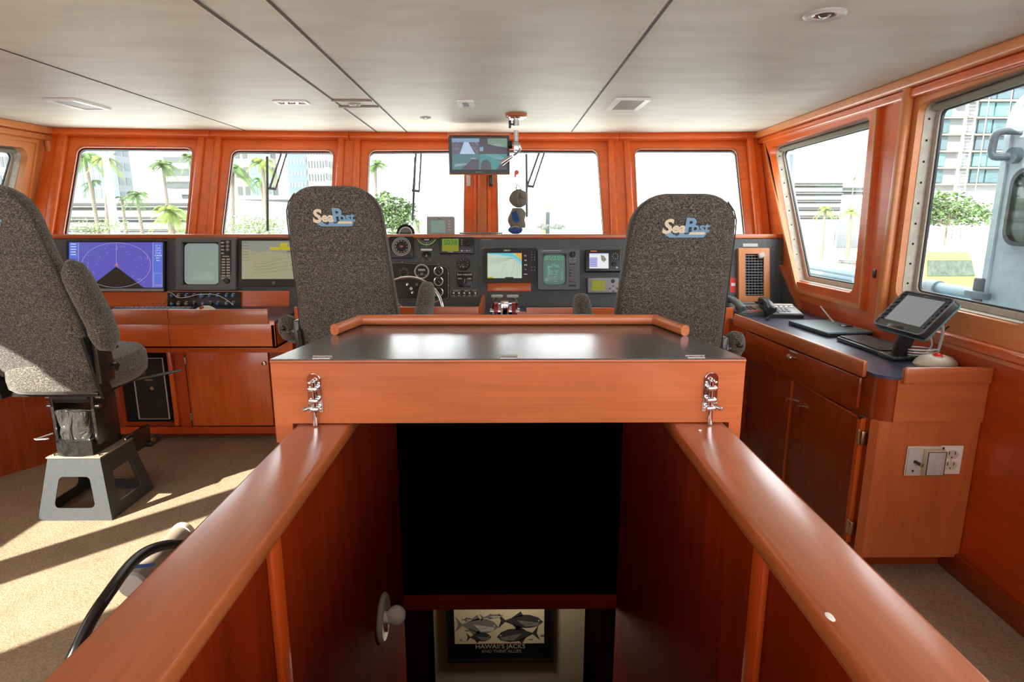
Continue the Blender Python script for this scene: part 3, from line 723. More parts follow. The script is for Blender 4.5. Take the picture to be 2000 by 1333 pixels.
for q_ in range(44):
    a_ = R.uniform(0, 6.28); rr_ = R.uniform(.55, 1.0)
    X, Y = ccx + cr2 * rr_ * math.cos(a_), ccy + cr * rr_ * math.sin(a_)
    if a_ > math.pi and abs(X - ccx) < (ccy - Y) * 1.3: continue
    l = R.uniform(.002, .010); mb.box(-l, l, -.0006, .0006, .0204, .0208, 'scr_line', M=T(X, Y, 0) @ RZ(math.degrees(a_) + 90))
for q_ in range(16): mb.box(-.003, .003, -.002, .002, .0206, .021, 'scr_orange', M=T(ccx + R.gauss(.002, .007), ccy + R.gauss(.0, .007), 0) @ RZ(R.uniform(0, 90)))
mb.box(sw - .072, sw - .001, sb, sh, .0204, .0207, 'scr_blue2'); mb.box(-sw, -sw + .062, sh - .11, sh, .0204, .0207, 'scr_blue2')
for i, st in enumerate(('21° 14', '17.651', '157° 51', '54.483', 'CURSOR', '243.1°', '0843')):
    mb.text(st, .013, 'scr_white' if i % 3 else 'scr_text', x=sw - .036, y=sh - .022 - i * .017, z=.0209)
for i in range(5): mb.box(-sw + .012, -sw + .048, sh - .014 - i * .018, sh - .008 - i * .018, .0209, .0212, 'scr_text')
mb.box(-sw + .046, -sw + .058, sh - .068, sh - .060, .0209, .0212, 'red'); 
mb.ring([(sw - .064, sb + .012), (sw - .008, sb + .012), (sw - .008, sb + .10), (sw - .064, sb + .10)], [(sw - .063, sb + .013), (sw - .009, sb + .013), (sw - .009, sb + .099), (sw - .063, sb + .099)], .0207, .021, 'scr_text')
mb.box(sw - .06, sw - .012, sb + .020, sb + .023, .0207, .021, 'scr_orange'); mb.box(sw - .073, sw - .0715, sb, sh, .0205, .021, 'scr_text'); mb.box(-sw + .063, -sw + .0645, sb, sh, .0205, .021, 'scr_text')
mb.build('screen', t)

t, w, h = onpanel('crt_radar', 'old grey tube radar with a column of small buttons left of the helm', 'monitor', 351, 467, 466, 568, 0)
mb = MB('grey_plastic').ring(rquad([(-w/2, -h/2), (w/2, -h/2), (w/2, h/2), (-w/2, h/2)], .012), rquad([(-w/2+.035, -h/2+.035), (w/2-.115, -h/2+.035), (w/2-.115, h/2-.028), (-w/2+.035, h/2-.028)], .006), 0, .05)
mb.box(-w/2 + .01, w/2 - .01, -h/2 + .01, h/2 - .01, 0, .012)
mb.build('housing', t)
xa, xb, ya, yb2 = -w/2 + .042, w/2 - .122, -h/2 + .042, h/2 - .034
def crt(par, xa, xb, ya, yb, z, mat, glow=None, bul=.012):
    lo = []
    for f, zz in ((1, 0), (.92, bul * .5), (.7, bul * .8), (.4, bul * .95), (.05, bul)):
        cx, cy = (xa + xb) / 2, (ya + yb) / 2
        r_ = rrect(cx - (cx - xa) * f, cx + (xb - cx) * f, cy - (cy - ya) * f, cy + (yb - cy) * f, .032 * f + .0005)
        lo.append([(a, b, z + zz) for a, b in r_])
    return MB(mat).loft(lo).build('screen', par)
MB('black').box(xa - .007, xb + .007, ya - .007, yb2 + .007, .011, .016).build('surround', t)
sc = crt(t, xa, xb, ya, yb2, .018, 'scr_crt')
mk = MB('scr_crt_glow')
for q_ in range(16): 
    X = R.uniform(xa + .04, xb - .02); Y = R.uniform(ya + .03, yb2 - .02); mk.box(X - R.uniform(.002, .018), X + .003, Y - .0005, Y + .0005, .0285, .0308)
mk.build('trace_marks', sc, kind='stuff')
mb = MB('black').box(w/2 - .098, w/2 - .028, -h/2 + .10, h/2 - .018, .050, .052)
for r_ in range(4):
    btn(mb, w/2 - .085, h/2 - .035 - r_ * .024, .020, .010, .052)
for r_ in range(3): mb.cyl((w/2 - .048, h/2 - .033 - r_ * .025, .052), (w/2 - .048, h/2 - .033 - r_ * .025, .062), .010, mat='mid_plastic', n=14)
btn(mb, w/2 - .063, h/2 - .128, .046, .008, .052)
for r_ in range(8):
    for c_ in (0, 1): btn(mb, w/2 - .079 + c_ * .033, h/2 - .148 - r_ * .0185, .024, .010, .052)
mb.build('keypad', t)
MB('black').lathe([(.020, 0), (.018, .016), (.001, .018)], n=24, M=T(w/2 - .055, -h/2 + .062, .05)).box(-.003, .003, -.016, .016, .016, .022, 'grey_plastic', M=T(w/2 - .055, -h/2 + .062, .05)).build('dial', t)

t, w, h = onpanel('chart_display', 'flat black monitor with a pale chart, half hidden by the left helm chair', 'monitor', 471, 468, 650, 560, 0)
MB('black').ring(rquad([(-w/2, -h/2), (w/2, -h/2), (w/2, h/2), (-w/2, h/2)], .006), rquad([(-w/2+.014, -h/2+.048), (w/2-.014, -h/2+.048), (w/2-.014, h/2-.014), (-w/2+.014, h/2-.014)], .002), 0, .034).build('bezel', t)
sw, sb, sh = w/2 - .014, -h/2 + .048, h/2 - .014
mb = MB('scr_sand').box(-sw, sw, sb, sh, .01, .022)
mb.prism([(-sw, sh), (-sw, sh - .05), (-sw + .10, sh - .075), (-sw + .2, sh - .07), (-sw + .33, sh - .09), (sw, sh - .10), (sw, sh)], .022, .0224, 'scr_grey')
mb.box(-sw + .19, -sw + .36, sh - .062, sh - .042, .0224, .0228, 'scr_yellow'); mb.box(-sw + .26, -sw + .31, sh - .050, sh - .014, .0224, .0228, 'scr_yellow')
for q_ in range(7): mb.box(-sw + .004, -sw + .05, sh - .014 - q_ * .02, sh - .012 - q_ * .02, .0226, .023, 'scr_dots')
for q_ in range(4): mb.tube([(-sw + .08, sb + .05 + q_ * .017, .0226), (-sw + .16, sb + .045 + q_ * .022, .0226), (-sw + .26, sb + .06 + q_ * .026, .0226), (-sw + .40, sb + .075 + q_ * .028, .0226)], .0007, n=4, mat='scr_dots', smooth=5)
for q_ in range(34): X, Y = R.uniform(-sw + .07, sw), R.uniform(sb + .01, sh - .08); mb.box(X - .002, X + .002, Y - .0015, Y + .0015, .0224, .0228, 'scr_dots')
mb.build('screen', t)
lg = pp(548, 556); base = pp(560.5, 514)
MB('light_plastic').ring(circ(0, 0, .009, 20), circ(0, 0, .0075, 20), .034, .035, M=T(-w/2 + .235, -h/2 + .022, 0)).text('hp', .009, 'light_plastic', x=-w/2 + .235, y=-h/2 + .022, z=.0345).build('maker_badge', t)

t, w, h = onpanel('mixer_panel', 'black panel of two rows of blue and black knobs under the tube radar', 'control panel', 332, 571, 473, 603, .012)
MB('black').box(-w/2, w/2, -h/2, h/2, 0, .022, bev=.003).build('panel', t)
n = 0
for r_, row in enumerate(((.07, .16, .27, .37, .48, .59, .70, .82, .91), (.07, .16, .27, .38, .50, .61, .70, .82, .91))):
    for c_, f in enumerate(row):
        big = (r_ == 0 and c_ == 4); blue = (r_ == 0 and c_ in (0, 2, 4, 5, 6, 7, 8)) or (r_ == 1 and c_ in (0, 6, 8))
        rr_ = .017 if big else .0105
        mat = 'blue_knob' if blue else ('mid_plastic' if c_ in (1, 2, 4, 7) else 'black')
        X, Y = -w/2 + w * f, (h * .24 if r_ == 0 else -h * .24)
        MB(mat).lathe([(rr_, 0), (rr_ * .9, .016), (.001, .017)], n=16, M=T(X, Y, .022)).box(-.001, .001, 0, rr_, .017, .0185, 'white', M=T(X, Y, .022)).build('knob', t)
mb = MB('white')
for r_ in (0, 1):
    for f in (.16, .27, .37, .59, .70, .82, .91): mb.box(-w/2 + w*f - .009, -w/2 + w*f + .009, (h*.24 if r_ == 0 else -h*.24) + .016, (h*.24 if r_ == 0 else -h*.24) + .0185, .022, .0224)
mb.build('legends', t, kind='stuff')
MB('white').tube([MP_ @ V((*pp(*p), z)) for p, z in (((336, 572), .055), ((345, 575), .05), ((356, 583), .055), ((372, 582), .05), ((395, 577), .055), ((425, 577), .05), ((445, 584), .055), ((462, 597), .05))] , .0022, n=6, smooth=5).build('cord', label='thin white cord looping across the knob panel', cat='cord')
MB('black').tube([atY(332, 572, 3.86), atY(326, 588, 3.84), atY(312, 600, 3.8), atY(300, 606, 3.78)], .002, n=6, smooth=5).build('cord', label='thin black cord beside the knob panel, running down to the desk', cat='cord')
# things on the left desk
def keyboard(M, lab, w=.44, d=.15, rows=5, cols=15, thick=.018, body='black', keym='dark_plastic'):
    t = thing('keyboard', lab, 'keyboard', M)
    MB(body).box(-w/2, w/2, -d/2, d/2, 0, thick, bev=.005).build('case', t)
    mb = MB(keym); kw = (w - .02) / cols; kd = (d - .02) / rows
    for r_ in range(rows):
        c_ = 0
        while c_ < cols:
            span = 5 if (r_ == 0 and c_ == 4) else 1
            x0 = -w/2 + .01 + c_ * kw; y0 = -d/2 + .01 + r_ * kd
            mb.box(x0 + .0012, x0 + kw * span - .0012, y0 + .0012, y0 + kd - .0012, thick, thick + .006, bev=.0015, seg=1); c_ += span
    mb.build('keys', t, kind='stuff'); return t
kb = atZ(312, 606, DT + .02)
keyboard(T(kb.x, 3.71, DT + .012) @ RX(16), 'black keyboard on the left desk below the radar monitor', w=.50)
ms = atZ(445, 600, DT + .03)
t = thing('trackball', 'beige rounded trackball at the right end of the left desk', 'mouse', V((ms.x, 3.60, DT)))
MB('cream_plastic').loft([[(math.cos(a) * .075 * f, math.sin(a) * .055 * f, z) for a in [2 * math.pi * i / 24 for i in range(24)]] for f, z in ((1, 0), (1, .018), (.9, .046), (.65, .068), (.3, .080), (.05, .082))]).build('body', t)
MB('red_glass').ball((-.01, -.022, .068), .016).build('ball', t)

# ---------------------------------------------------------------- helm instruments
def dial(name, lab, cat, x0, y0, x1, y1, face='gauge_black', rim='chrome', needle=35, marks=11, group=None, par=None, M=None, span=270, num=True, mk='white', text=None):
    if par is None:
        t, w, h = onpanel(name, lab, cat, x0, y0, x1, y1, 0, group); M = Matrix.Identity(4)
        r = min(w, h) / 2
    else: t = par; r = x0
    MB(rim, M).lathe([(r * .80, .004), (r * .82, .012), (r * .95, .013), (r, .006), (r, 0)], n=36, cap=False).build('rim', t)
    mb = MB(face, M).lathe([(r * .82, 0), (r * .82, .005), (.001, .0051)], n=32)
    for i in range(marks):
        a = 90 + span / 2 - span * i / (marks - 1)
        mb.box(r * .58, r * .76, -r * .025, r * .025, .0052, .0058, mk, M=RZ(a))
    if text: mb.text(text, r * .3, mk, y=-r * .45, z=.0054)
    mb.build('face', t)
    if needle is not None: MB(mk, M).prism([(-r * .15, -r * .03), (r * .62, -r * .006), (r * .62, r * .006), (-r * .15, r * .03)], .0065, .0075, M=RZ(needle)).lathe([(r * .12, .006), (r * .1, .009), (.001, .0092)], n=16, mat='dark_plastic').build('needle', t)
    return t
t, w, h = onpanel('compass_repeater', 'square black compass repeater with a round white ring, right of the left chair', 'compass', 762, 463, 808, 505)
MB('black').box(-w/2, w/2, -h/2, h/2, 0, .02, bev=.004).build('housing', t)
r = min(w, h) * .43
mb = MB('gauge_black').lathe([(r, 0), (r, .003), (.001, .0031)], n=40, M=T(0, .004, .02)).ring(circ(0, .004, r, 48), circ(0, .004, r * .93, 48), .022, .0245, 'light_plastic').ring(circ(0, .004, r * .86, 48), circ(0, .004, r * .80, 48), .022, .0238, 'mid_plastic')
for i in range(36): mb.box(r * .72, r * .86, -r * .015, r * .015, .0232, .0240, 'white', M=T(0, .004, 0) @ RZ(10 * i))
for i, st in enumerate(('N', '3', '6', 'E', '12', '15', 'S', '21', '24', 'W', '30', '33')): mb.text(st, r * .2, 'white', M=T(0, .004, .0236) @ RZ(-30 * i) @ T(0, r * .60, 0))
mb.lathe([(r * .36, .0232), (r * .34, .026), (.001, .0262)], n=24, mat='dark_plastic', M=T(0, .004, 0)); mb.text('200', r * .2, 'scr_orange', y=.004, z=.0268)
mb.build('card', t); MB('black').lathe([(.007, 0), (.006, .01), (.001, .011)], n=14, M=T(w * .36, -h * .40, .02)).build('knob', t)
t, w, h = onpanel('rudder_indicator', 'fan-shaped rudder angle dial with a pale green arc', 'gauge', 810, 466, 857, 488)
W2 = w / 2
fan = [(W2 * math.sin(rad(a)) * 1.0, h * .5 - h * 1.15 * (math.cos(rad(a)) - .42) * 1.0) for a in range(-64, 65, 8)]
MB('gauge_black').prism([(-W2, h * .42), (-W2 * .8, h * .5), (W2 * .8, h * .5), (W2, h * .42)][::-1] + fan, 0, .010).build('housing', t)
mb = MB('white')
def fp(a, f): return (W2 * math.sin(rad(a)) * .93 * f, h * .5 - h * 1.10 * (math.cos(rad(a)) * f - .42))
for i in range(13):
    a = -60 + 10 * i; p, q_ = fp(a, .72), fp(a, .90)
    mb.prism([(p[0] - .0008, p[1]), (p[0] + .0008, p[1]), (q_[0] + .0008, q_[1]), (q_[0] - .0008, q_[1])], .010, .0108)
arc = [fp(a, 1.0) for a in range(-60, 61, 6)] + [fp(a, .92) for a in range(60, -61, -6)]
mb.prism(arc, .010, .0106, 'scr_greenlcd')
for i in range(7): mb.box(-.016 + i * .005, -.013 + i * .005, h * .30, h * .42, .010, .0106)
mb.box(-.001, .001, -h * .3, h * .08, .0108, .0118); mb.build('scale', t)
t, w, h = onpanel('toggle_switch', 'small square black toggle plate with a white label strip, below the rudder dial', 'switch', 824, 492, 842, 509)
MB('gauge_black').box(-w/2, w/2, -h/2, h/2, 0, .004, bev=.001).build('plate', t)
MB('steel').cyl((0, 0, .004), (0, 0, .008), .006, n=10).cyl((0, 0, .008), (.006, .006, .024), .0025, n=8).build('lever', t)
MB('white').box(-w*.6, w*.6, h * .62, h * .84, 0, .0015).build('label_strip', t)
for s in ((-1, 1), (1, 1), (-1, -1), (1, -1)): MB('white').lathe([(.0025, .004), (.001, .006)], n=8, M=T(s[0] * w * .4, s[1] * h * .4, 0)).build('screw', t)
t, w, h = onpanel('autopilot_display', 'black autopilot unit with a green display reading S038 and a round knob', 'autopilot', 859, 465, 926, 497)
MB('dark_plastic').box(-w/2, w/2, -h/2, h/2, 0, .03, bev=.006).build('housing', t)
mb = MB('scr_greenlcd').box(-w*.42, w*.06, -h*.36, h*.40, .030, .031); mb.text('S038', h * .42, 'scr_lcdink', x=-w*.18, y=h*.17, z=.0315, bold=.0006)
mb.box(-w*.42, w*.06, -h*.36, -h*.02, .031, .0312, 'scr_olive'); mb.box(-w * .25, -w * .1, -h*.42, -h*.38, .030, .0306, 'light_plastic'); mb.build('screen', t)
MB('black').lathe([(.017, 0), (.015, .014), (.001, .015)], n=24, M=T(w*.33, h*.10, .03)).build('course_knob', t)
mb = MB('light_plastic')
for q_ in range(3): btn(mb, w*.15, h*.32 - q_*.014, .008, .007, .03)
for q_ in range(4): btn(mb, w*.15 + q_*.018, -h*.33, .010, .007, .03, ('scr_paleblue', 'red', 'light_plastic', 'light_plastic')[q_])
mb.build('keys', t)
dial('pressure_gauge', 'lone small round gauge above the bow thruster switch', 'gauge', 892, 503, 918, 529, rim='black', needle=-140, text='PSI', marks=9)
t, w, h = onpanel('thruster_switch', 'square black plate lettered BOW THRUSTER with a rotary switch', 'switch', 892, 532, 923, 561)
mb = MB('gauge_black').box(-w/2, w/2, -h/2, h/2, 0, .003, bev=.001)
mb.text('BOW THRUSTER', h * .13, 'white', y=h*.33, z=.0033, bold=.0003); mb.text('PORT', h*.11, 'white', x=-w*.30, y=h*.06, z=.0033, bold=.0002); mb.text('STBD', h*.11, 'white', x=w*.30, y=h*.06, z=.0033, bold=.0002)
for a, b in ((-1, -1), (1, -1), (1, 1), (-1, 1)): mb.lathe([(.003, .003), (.001, .005)], n=8, mat='white', M=T(a*w*.44, b*h*.44, 0))
mb.build('plate', t); MB('black').lathe([(.017, 0), (.014, .010), (.001, .011)], n=20, M=T(0, -h*.14, .003)).box(-.003, .003, -.016, .020, .010, .018, 'black', M=T(0, -h*.14, .003) @ RZ(-8)).box(-.0008, .0008, -.014, .018, .018, .0186, 'white', M=T(0, -h*.14, .003) @ RZ(-8)).build('rotary_knob', t)
t, w, h = onpanel('light_switch_panel', 'narrow black strip of five toggle switches for the navigation lights', 'switch panel', 881, 566, 935, 580)
mb = MB('gauge_black').box(-w/2, w/2, -h/2, h/2, 0, .003).ring(rquad([(-w/2, -h/2), (w/2, -h/2), (w/2, h/2), (-w/2, h/2)], .001), rquad([(-w/2+.0015, -h/2+.0015), (w/2-.0015, -h/2+.0015), (w/2-.0015, h/2-.0015), (-w/2+.0015, h/2-.0015)], .001), .003, .0036, 'light_plastic')
for x_, st in ((-.30, 'ANCHOR LT'), (.08, 'MAST LT'), (.36, 'NAV LT')): mb.text(st, h*.19, 'white', x=w*x_, y=h*.31, z=.0033, bold=.0002)
for x_, st in ((-.40, 'PORT'), (-.21, 'STBD'), (-.02, 'FORE'), (.17, 'STERN'), (.38, 'BOTH')): mb.text(st, h*.16, 'white', x=w*x_, y=-h*.34, z=.0033, bold=.0002)
mb.build('plate', t)
for x_ in (-.40, -.21, -.02, .17, .38): MB('chrome').lathe([(.007, .003), (.006, .007), (.001, .007)], n=12, M=T(w*x_, 0, 0)).cyl((w*x_, 0, .006), (w*x_, -.004, .020), .0024, n=8).build('toggle', t)
# engine panel
t, w, h = onpanel('engine_panel', 'large black engine panel with silver outline and round gauges behind the steering wheel', 'instrument panel', 700, 512, 878, 587)
pts = [(-w/2, -h/2), (w/2 - .02, -h/2)] + [(w/2 - .02 + .02 * math.cos(rad(a)), -h/2 + .02 + .02 * math.sin(rad(a))) for a in (-60, -30, 0)] + [(w/2, h/2 - .055)] + [(w/2 - .03 + .03 * math.cos(rad(a)), h/2 - .055 + .03 * math.sin(rad(a))) for a in (30, 60)] + [(w/2 - .08, h/2 - .014), (0, h/2), (-w/2, h/2)]
MB('gauge_black').prism(pts, 0, .003).build('plate', t)
cen = (0, 0); ins = [(p[0] * .975, p[1] * .955) for p in pts]; ins2 = [(p[0] * .968, p[1] * .943) for p in pts]
MB('light_plastic').ring(ins, ins2, .003, .0042).build('outline', t)
ox, oy, _, _ = PR(700, 512, 878, 587)
def eg(px, py, r, nd, mk=9, rim='chrome', tx=None):
    a = pp(px, py); g = bpy.data.objects.new('gauge', None); COL.objects.link(g); g.parent = t; g.location = (a[0] - ox, a[1] - oy, .003)
    dial(None, None, None, r, 0, 0, 0, par=g, M=Matrix.Identity(4), needle=nd, marks=mk, rim=rim, text=tx); return g
eg(857, 530, .034, -60); eg(857, 550, .034, -50); eg(857, 571, .034, -55)
g = eg(824, 531, .052, None, 2, 'light_plastic'); MB('light_plastic').box(-.024, .024, .004, .018, .0055, .0075).box(-.012, .012, -.024, -.020, .0055, .0065).text('RPM', .010, 'white', y=-.014, z=.0056).build('digit_window', g)
g = eg(789, 534, .042, None, 12, 'dark_plastic')
for px, py, m_ in ((796, 556, 'chrome'), (806, 572, 'chrome'), (814, 556, 'phone_brown'), (803, 564, 'white')):
    a = pp(px, py); MB(m_).lathe([(.011, .003), (.009, .008), (.001, .009)], n=14, M=T(a[0] - ox, a[1] - oy, 0)).build('push_button', t)
for px, py in ((786, 512), (857, 516), (876, 535), (876, 558), (876, 572)):
    a = pp(px, py); MB('steel').lathe([(.004, .003), (.003, .006), (.001, .006)], n=10, M=T(a[0] - ox, a[1] - oy, 0)).build('screw', t)
# steering wheel
wc = atY(797, 610, 3.66); Mw = frame(wc, (1, 0, 0), (0, .25, 1))
t = thing('steering_wheel', 'slim chrome steering wheel, mostly hidden behind the left helm chair', 'steering wheel', Mw)
RW = .212
MB('chrome').tube([(RW * math.cos(rad(a)), RW * math.sin(rad(a)), 0) for a in range(0, 361, 6)], .0105, n=10).build('wheel_rim', t)
MB('chrome').lathe([(.035, -.03), (.035, .0), (.02, .012), (.001, .014)], n=20).cyl((0, 0, -.03), (0, 0, -.12), .018).build('hub', t)
for a in (20, 140, 260): MB('chrome').cyl((.03 * math.cos(rad(a)), .03 * math.sin(rad(a)), -.005), (RW * math.cos(rad(a)), RW * math.sin(rad(a)), 0), .005, n=8).build('spoke', t)

# ---------------------------------------------------------------- centre and right instruments
t, w, h = onpanel('chart_plotter', 'black chart plotter with a bright sea chart left of the tube sounder', 'chart plotter', 945, 486, 1048, 553)
MB('black').ring(rquad([(-w/2, -h/2), (w/2, -h/2), (w/2, h/2), (-w/2, h/2)], .008), rquad([(-w*.43, -h*.37), (w*.36, -h*.37), (w*.36, h*.36), (-w*.43, h*.36)], .002), 0, .022).build('bezel', t)
xa, xb, ya, yb2 = -w*.43, w*.36, -h*.37, h*.36; sx = xb - xa; sy = yb2 - ya
mb = MB('scr_chart').box(xa, xb, ya, yb2, .006, .016)
P = lambda f, g_: (xa + sx * f, ya + sy * g_)
xc_ = .82
mb.prism([P(.02, 1), P(.03, .95), P(.2, .96), P(.4, .90), P(.6, .86), P(.7, .78), P(.78, .62), P(xc_, .52), P(xc_, .64), P(.78, .76), P(.66, .92), P(.6, 1)], .016, .0163, 'scr_chart_sea')
mb.prism([P(.03, .95), P(.2, .93), P(.4, .86), P(.58, .80), P(.7, .68), P(xc_, .46), P(xc_, .55), P(.72, .76), P(.6, .86), P(.4, .91), P(.2, .965)], .0161, .0164, 'scr_chart_sea2')
mb.prism([P(.62, 1), P(.68, .93), P(.76, .80), P(xc_, .66), P(xc_, 1)], .0163, .0166, 'scr_chart_orange')
for e0_, e1_ in (((.0, .78), (.62, .80)), ((.0, .70), (.64, .80)), ((.0, .62), (.66, .80)), ((.05, .56), (.5, .72)), ((.68, .80), (.56, .05)), ((.70, .8), (.72, .05)), ((.72, .78), (.80, .2)), ((.3, .1), (.45, .62))):
    a, b = V((*P(*e0_), .0167)), V((*P(*e1_), .0167)); mb.tube([a, b], .0006, n=4, mat='scr_dots')
for q_ in range(60): a = P(R.uniform(.02, .80), R.uniform(.05, .76)); mb.box(a[0]-.001, a[0]+.001, a[1]-.001, a[1]+.001, .016, .0168, 'scr_dots')
mb.box(P(xc_, 0)[0], xb, ya, yb2, .016, .0166, 'black')
for i, st in enumerate(('0.1', '4.5', '318', '23', 'MENU')): mb.text(st, .014 if i < 3 else .009, 'scr_white', x=P(.91, 0)[0], y=yb2 - .018 - i * .032, z=.0168)
mb.box(*[v for v in (P(.42, 0)[0], P(.62, 0)[0])], ya, ya + .008, .0165, .0169, 'scr_dots'); mb.box(P(0, 0)[0], P(.14, 0)[0], ya, ya + .010, .0165, .0168, 'scr_yellow')
mb.build('screen', t)
mb = MB('light_plastic'); mb.text('SIMRAD', .013, 'white', x=-w*.06, y=h*.43, z=.0222, bold=.0003)
for i in range(4):
    for j in (0, 1): btn(mb, w*.405 + j*w*.055, h*.38 - i*h*.075, .006, .004, .022, d=.0015)
for i in range(2):
    for j in (0, 1): btn(mb, w*.405 + j*w*.055, -h*.05 - i*h*.09, .006, .005, .022, d=.0015)
mb.build('keys', t, kind='stuff'); MB('black').lathe([(.013, 0), (.011, .012), (.001, .013)], n=18, M=T(w*.432, h*.06, .022)).build('knob', t)
t, w, h = onpanel('cover_plate', 'blank red-orange wooden plate below the chart plotter', 'plate', 952, 553, 1037, 570)
MB('cherry_x').box(-w/2, w/2, -h/2, h/2, 0, .012, bev=.003).build('board', t); MB('brass').lathe([(.003, .012), (.001, .014)], n=8, M=T(0, h*.34, 0)).build('screw', t)
t, w, h = onpanel('tube_sounder', 'grey sounder with a green glowing tube screen right of the chart plotter', 'monitor', 1050, 489, 1131, 567)
MB('grey_plastic').ring(rquad([(-w/2, -h/2), (w/2, -h/2), (w/2, h/2), (-w/2, h/2)], .014), rquad([(-w*.39, -h*.38), (w*.18, -h*.38), (w*.18, h*.40), (-w*.39, h*.40)], .010), 0, .040).box(-w*.45, w*.45, -h*.45, h*.45, 0, .01).build('housing', t)
xa, xb, ya, yb2 = -w*.37, w*.16, -h*.36, h*.38
sc = crt(t, xa, xb, ya, yb2, .012, 'scr_sonar'); sx, sy = xb - xa, yb2 - ya
mk = MB('scr_green')
def dash(f0, f1, g_, z=.0262): mk.box(xa + sx*f0, xa + sx*f1, ya + sy*g_ - .0007, ya + sy*g_ + .0007, z - .004, z)
for g_ in (.93, .88, .83):
    f = .06
    while f < .9: l = R.uniform(.03, .09); dash(f, f + l, g_); f += l + R.uniform(.02, .08)
for q_ in range(16): dash(.2 + .05*(q_ % 2), .24 + .03*(q_ % 3), .3 + .022*q_, .0262)
for g_, a, b in ((.58, .2, .42), (.58, .52, .75), (.63, .35, .7), (.67, .4, .52), (.45, .3, .44), (.45, .5, .7), (.40, .3, .42), (.40, .55, .68), (.34, .3, .46), (.33, .5, .64), (.25, .48, .58), (.12, .1, .22), (.09, .5, .62), (.3, .8, .84), (.4, .8, .84), (.5, .8, .83)): dash(a, b, g_)
mk.build('trace_marks', sc, kind='stuff')
mb = MB('light_plastic'); mb.box(-w*.40, w*.05, h*.455, h*.47, .040, .0405)
for i in range(9):
    for j in (0, 1):
        if i == 2: continue
        btn(mb, w*.27 + j*w*.11, h*.27 - i*h*.072, w*.065, h*.026, .040, 'mid_plastic' if i < 3 else ('red_glass' if (j == 0 and i == 7) else ('black' if j == 0 and i > 3 else 'grey_plastic')), d=.004)
btn(mb, w*.325, h*.27 - 2*h*.072, w*.15, h*.022, .040, 'black'); btn(mb, w*.325, -h*.405, w*.18, h*.045, .040, 'black')
mb.build('keypad', t); MB('black').lathe([(.021, 0), (.018, .016), (.001, .017)], n=24, M=T(w*.33, h*.375, .04)).box(-.002, .002, -.018, .018, .016, .021, 'grey_plastic', M=T(w*.33, h*.375, .04)).build('dial', t)
t, w, h = onpanel('fish_finder', 'dark rounded display with a pale blue screen beside the right chair', 'display', 1142, 489, 1212, 533)
MB('dark_plastic').box(-w/2, w/2, -h/2, h/2, 0, .035, bev=.010, seg=3).build('housing', t)
xa, xb, ya, yb2 = -w*.39, w*.14, -h*.34, h*.33
mb = MB('scr_white').box(xa, xb, ya, yb2, .034, .0362).box(xa, xa + (xb-xa)*.42, ya + .01, yb2 - .03, .0362, .0364, 'scr_paleblue')
mb.prism([(xa + .078, yb2 - .012), (xa + .10, yb2 - .018), (xa + .118, yb2 - .045), (xa + .10, yb2 - .06), (xa + .082, yb2 - .048)], .0364, .0366, 'scr_grey'); mb.box(xa, xb, yb2 - .006, yb2, .0362, .0366, 'scr_paleblue')
for i in range(5): mb.box(xa + .006, xa + .05, ya + .012 + i*.015, ya + .0145 + i*.015, .0366, .0368, 'scr_violet')
mb.build('screen', t)
mb = MB('light_plastic'); mb.box(-w*.36, -w*.18, h*.41, h*.44, .035, .0355, 'scr_orange')
for a in range(0, 360, 45): btn(mb, w*.33 + .019*math.cos(rad(a)), h*.2 + .019*math.sin(rad(a)), .006, .006, .035)
mb.build('keys', t, kind='stuff'); MB('black').lathe([(.016, 0), (.014, .012), (.001, .013)], n=20, M=T(w*.29, -h*.14, .035)).build('knob', t); MB('scr_paleblue').lathe([(.006, 0), (.001, .003)], n=14, M=T(w*.37, -h*.30, .035)).build('power_key', t)
t, w, h = onpanel('gps_display', 'small grey unit with an olive yellow screen below the dark rounded display', 'display', 1146, 543, 1208, 574)
MB('grey_plastic').box(-w/2, w/2, -h/2, h/2, 0, .03, bev=.007, seg=3).box(-w/2+.006, w/2-.006, -h/2+.006, h/2-.006, .028, .031, 'mid_plastic', bev=.002).build('housing', t)
MB('scr_olive').box(-w*.36, w*.06, -h*.32, h*.30, .030, .032).build('screen', t)
mb = MB('light_plastic')
for i in range(3):
    for j in range(3): btn(mb, w*.20 + j*w*.11, -h*.05 - i*h*.16, .010, .008, .031, 'dark_plastic' if (i+j) % 2 else 'light_plastic')
mb.box(-w*.38, w*.1, h*.38, h*.41, .031, .0315); mb.build('keys', t, kind='stuff'); MB('dark_plastic').lathe([(.014, .031), (.012, .034), (.005, .034)], n=18, M=T(w*.30, h*.26, 0)).build('rocker', t)
for x0_, y0_, x1_, y1_, lab in ((940, 467, 962, 469.5, 'upper pale strip label left of the chart plotter'), (940, 484, 964, 486.5, 'lower pale strip label on the top left of the chart plotter')):
    t, w, h = onpanel('label_strip', lab, 'label', x0_, y0_, x1_, y1_); MB('vent_grey').box(-w/2, w/2, -h/2, h/2, 0, .001).build('strip', t)
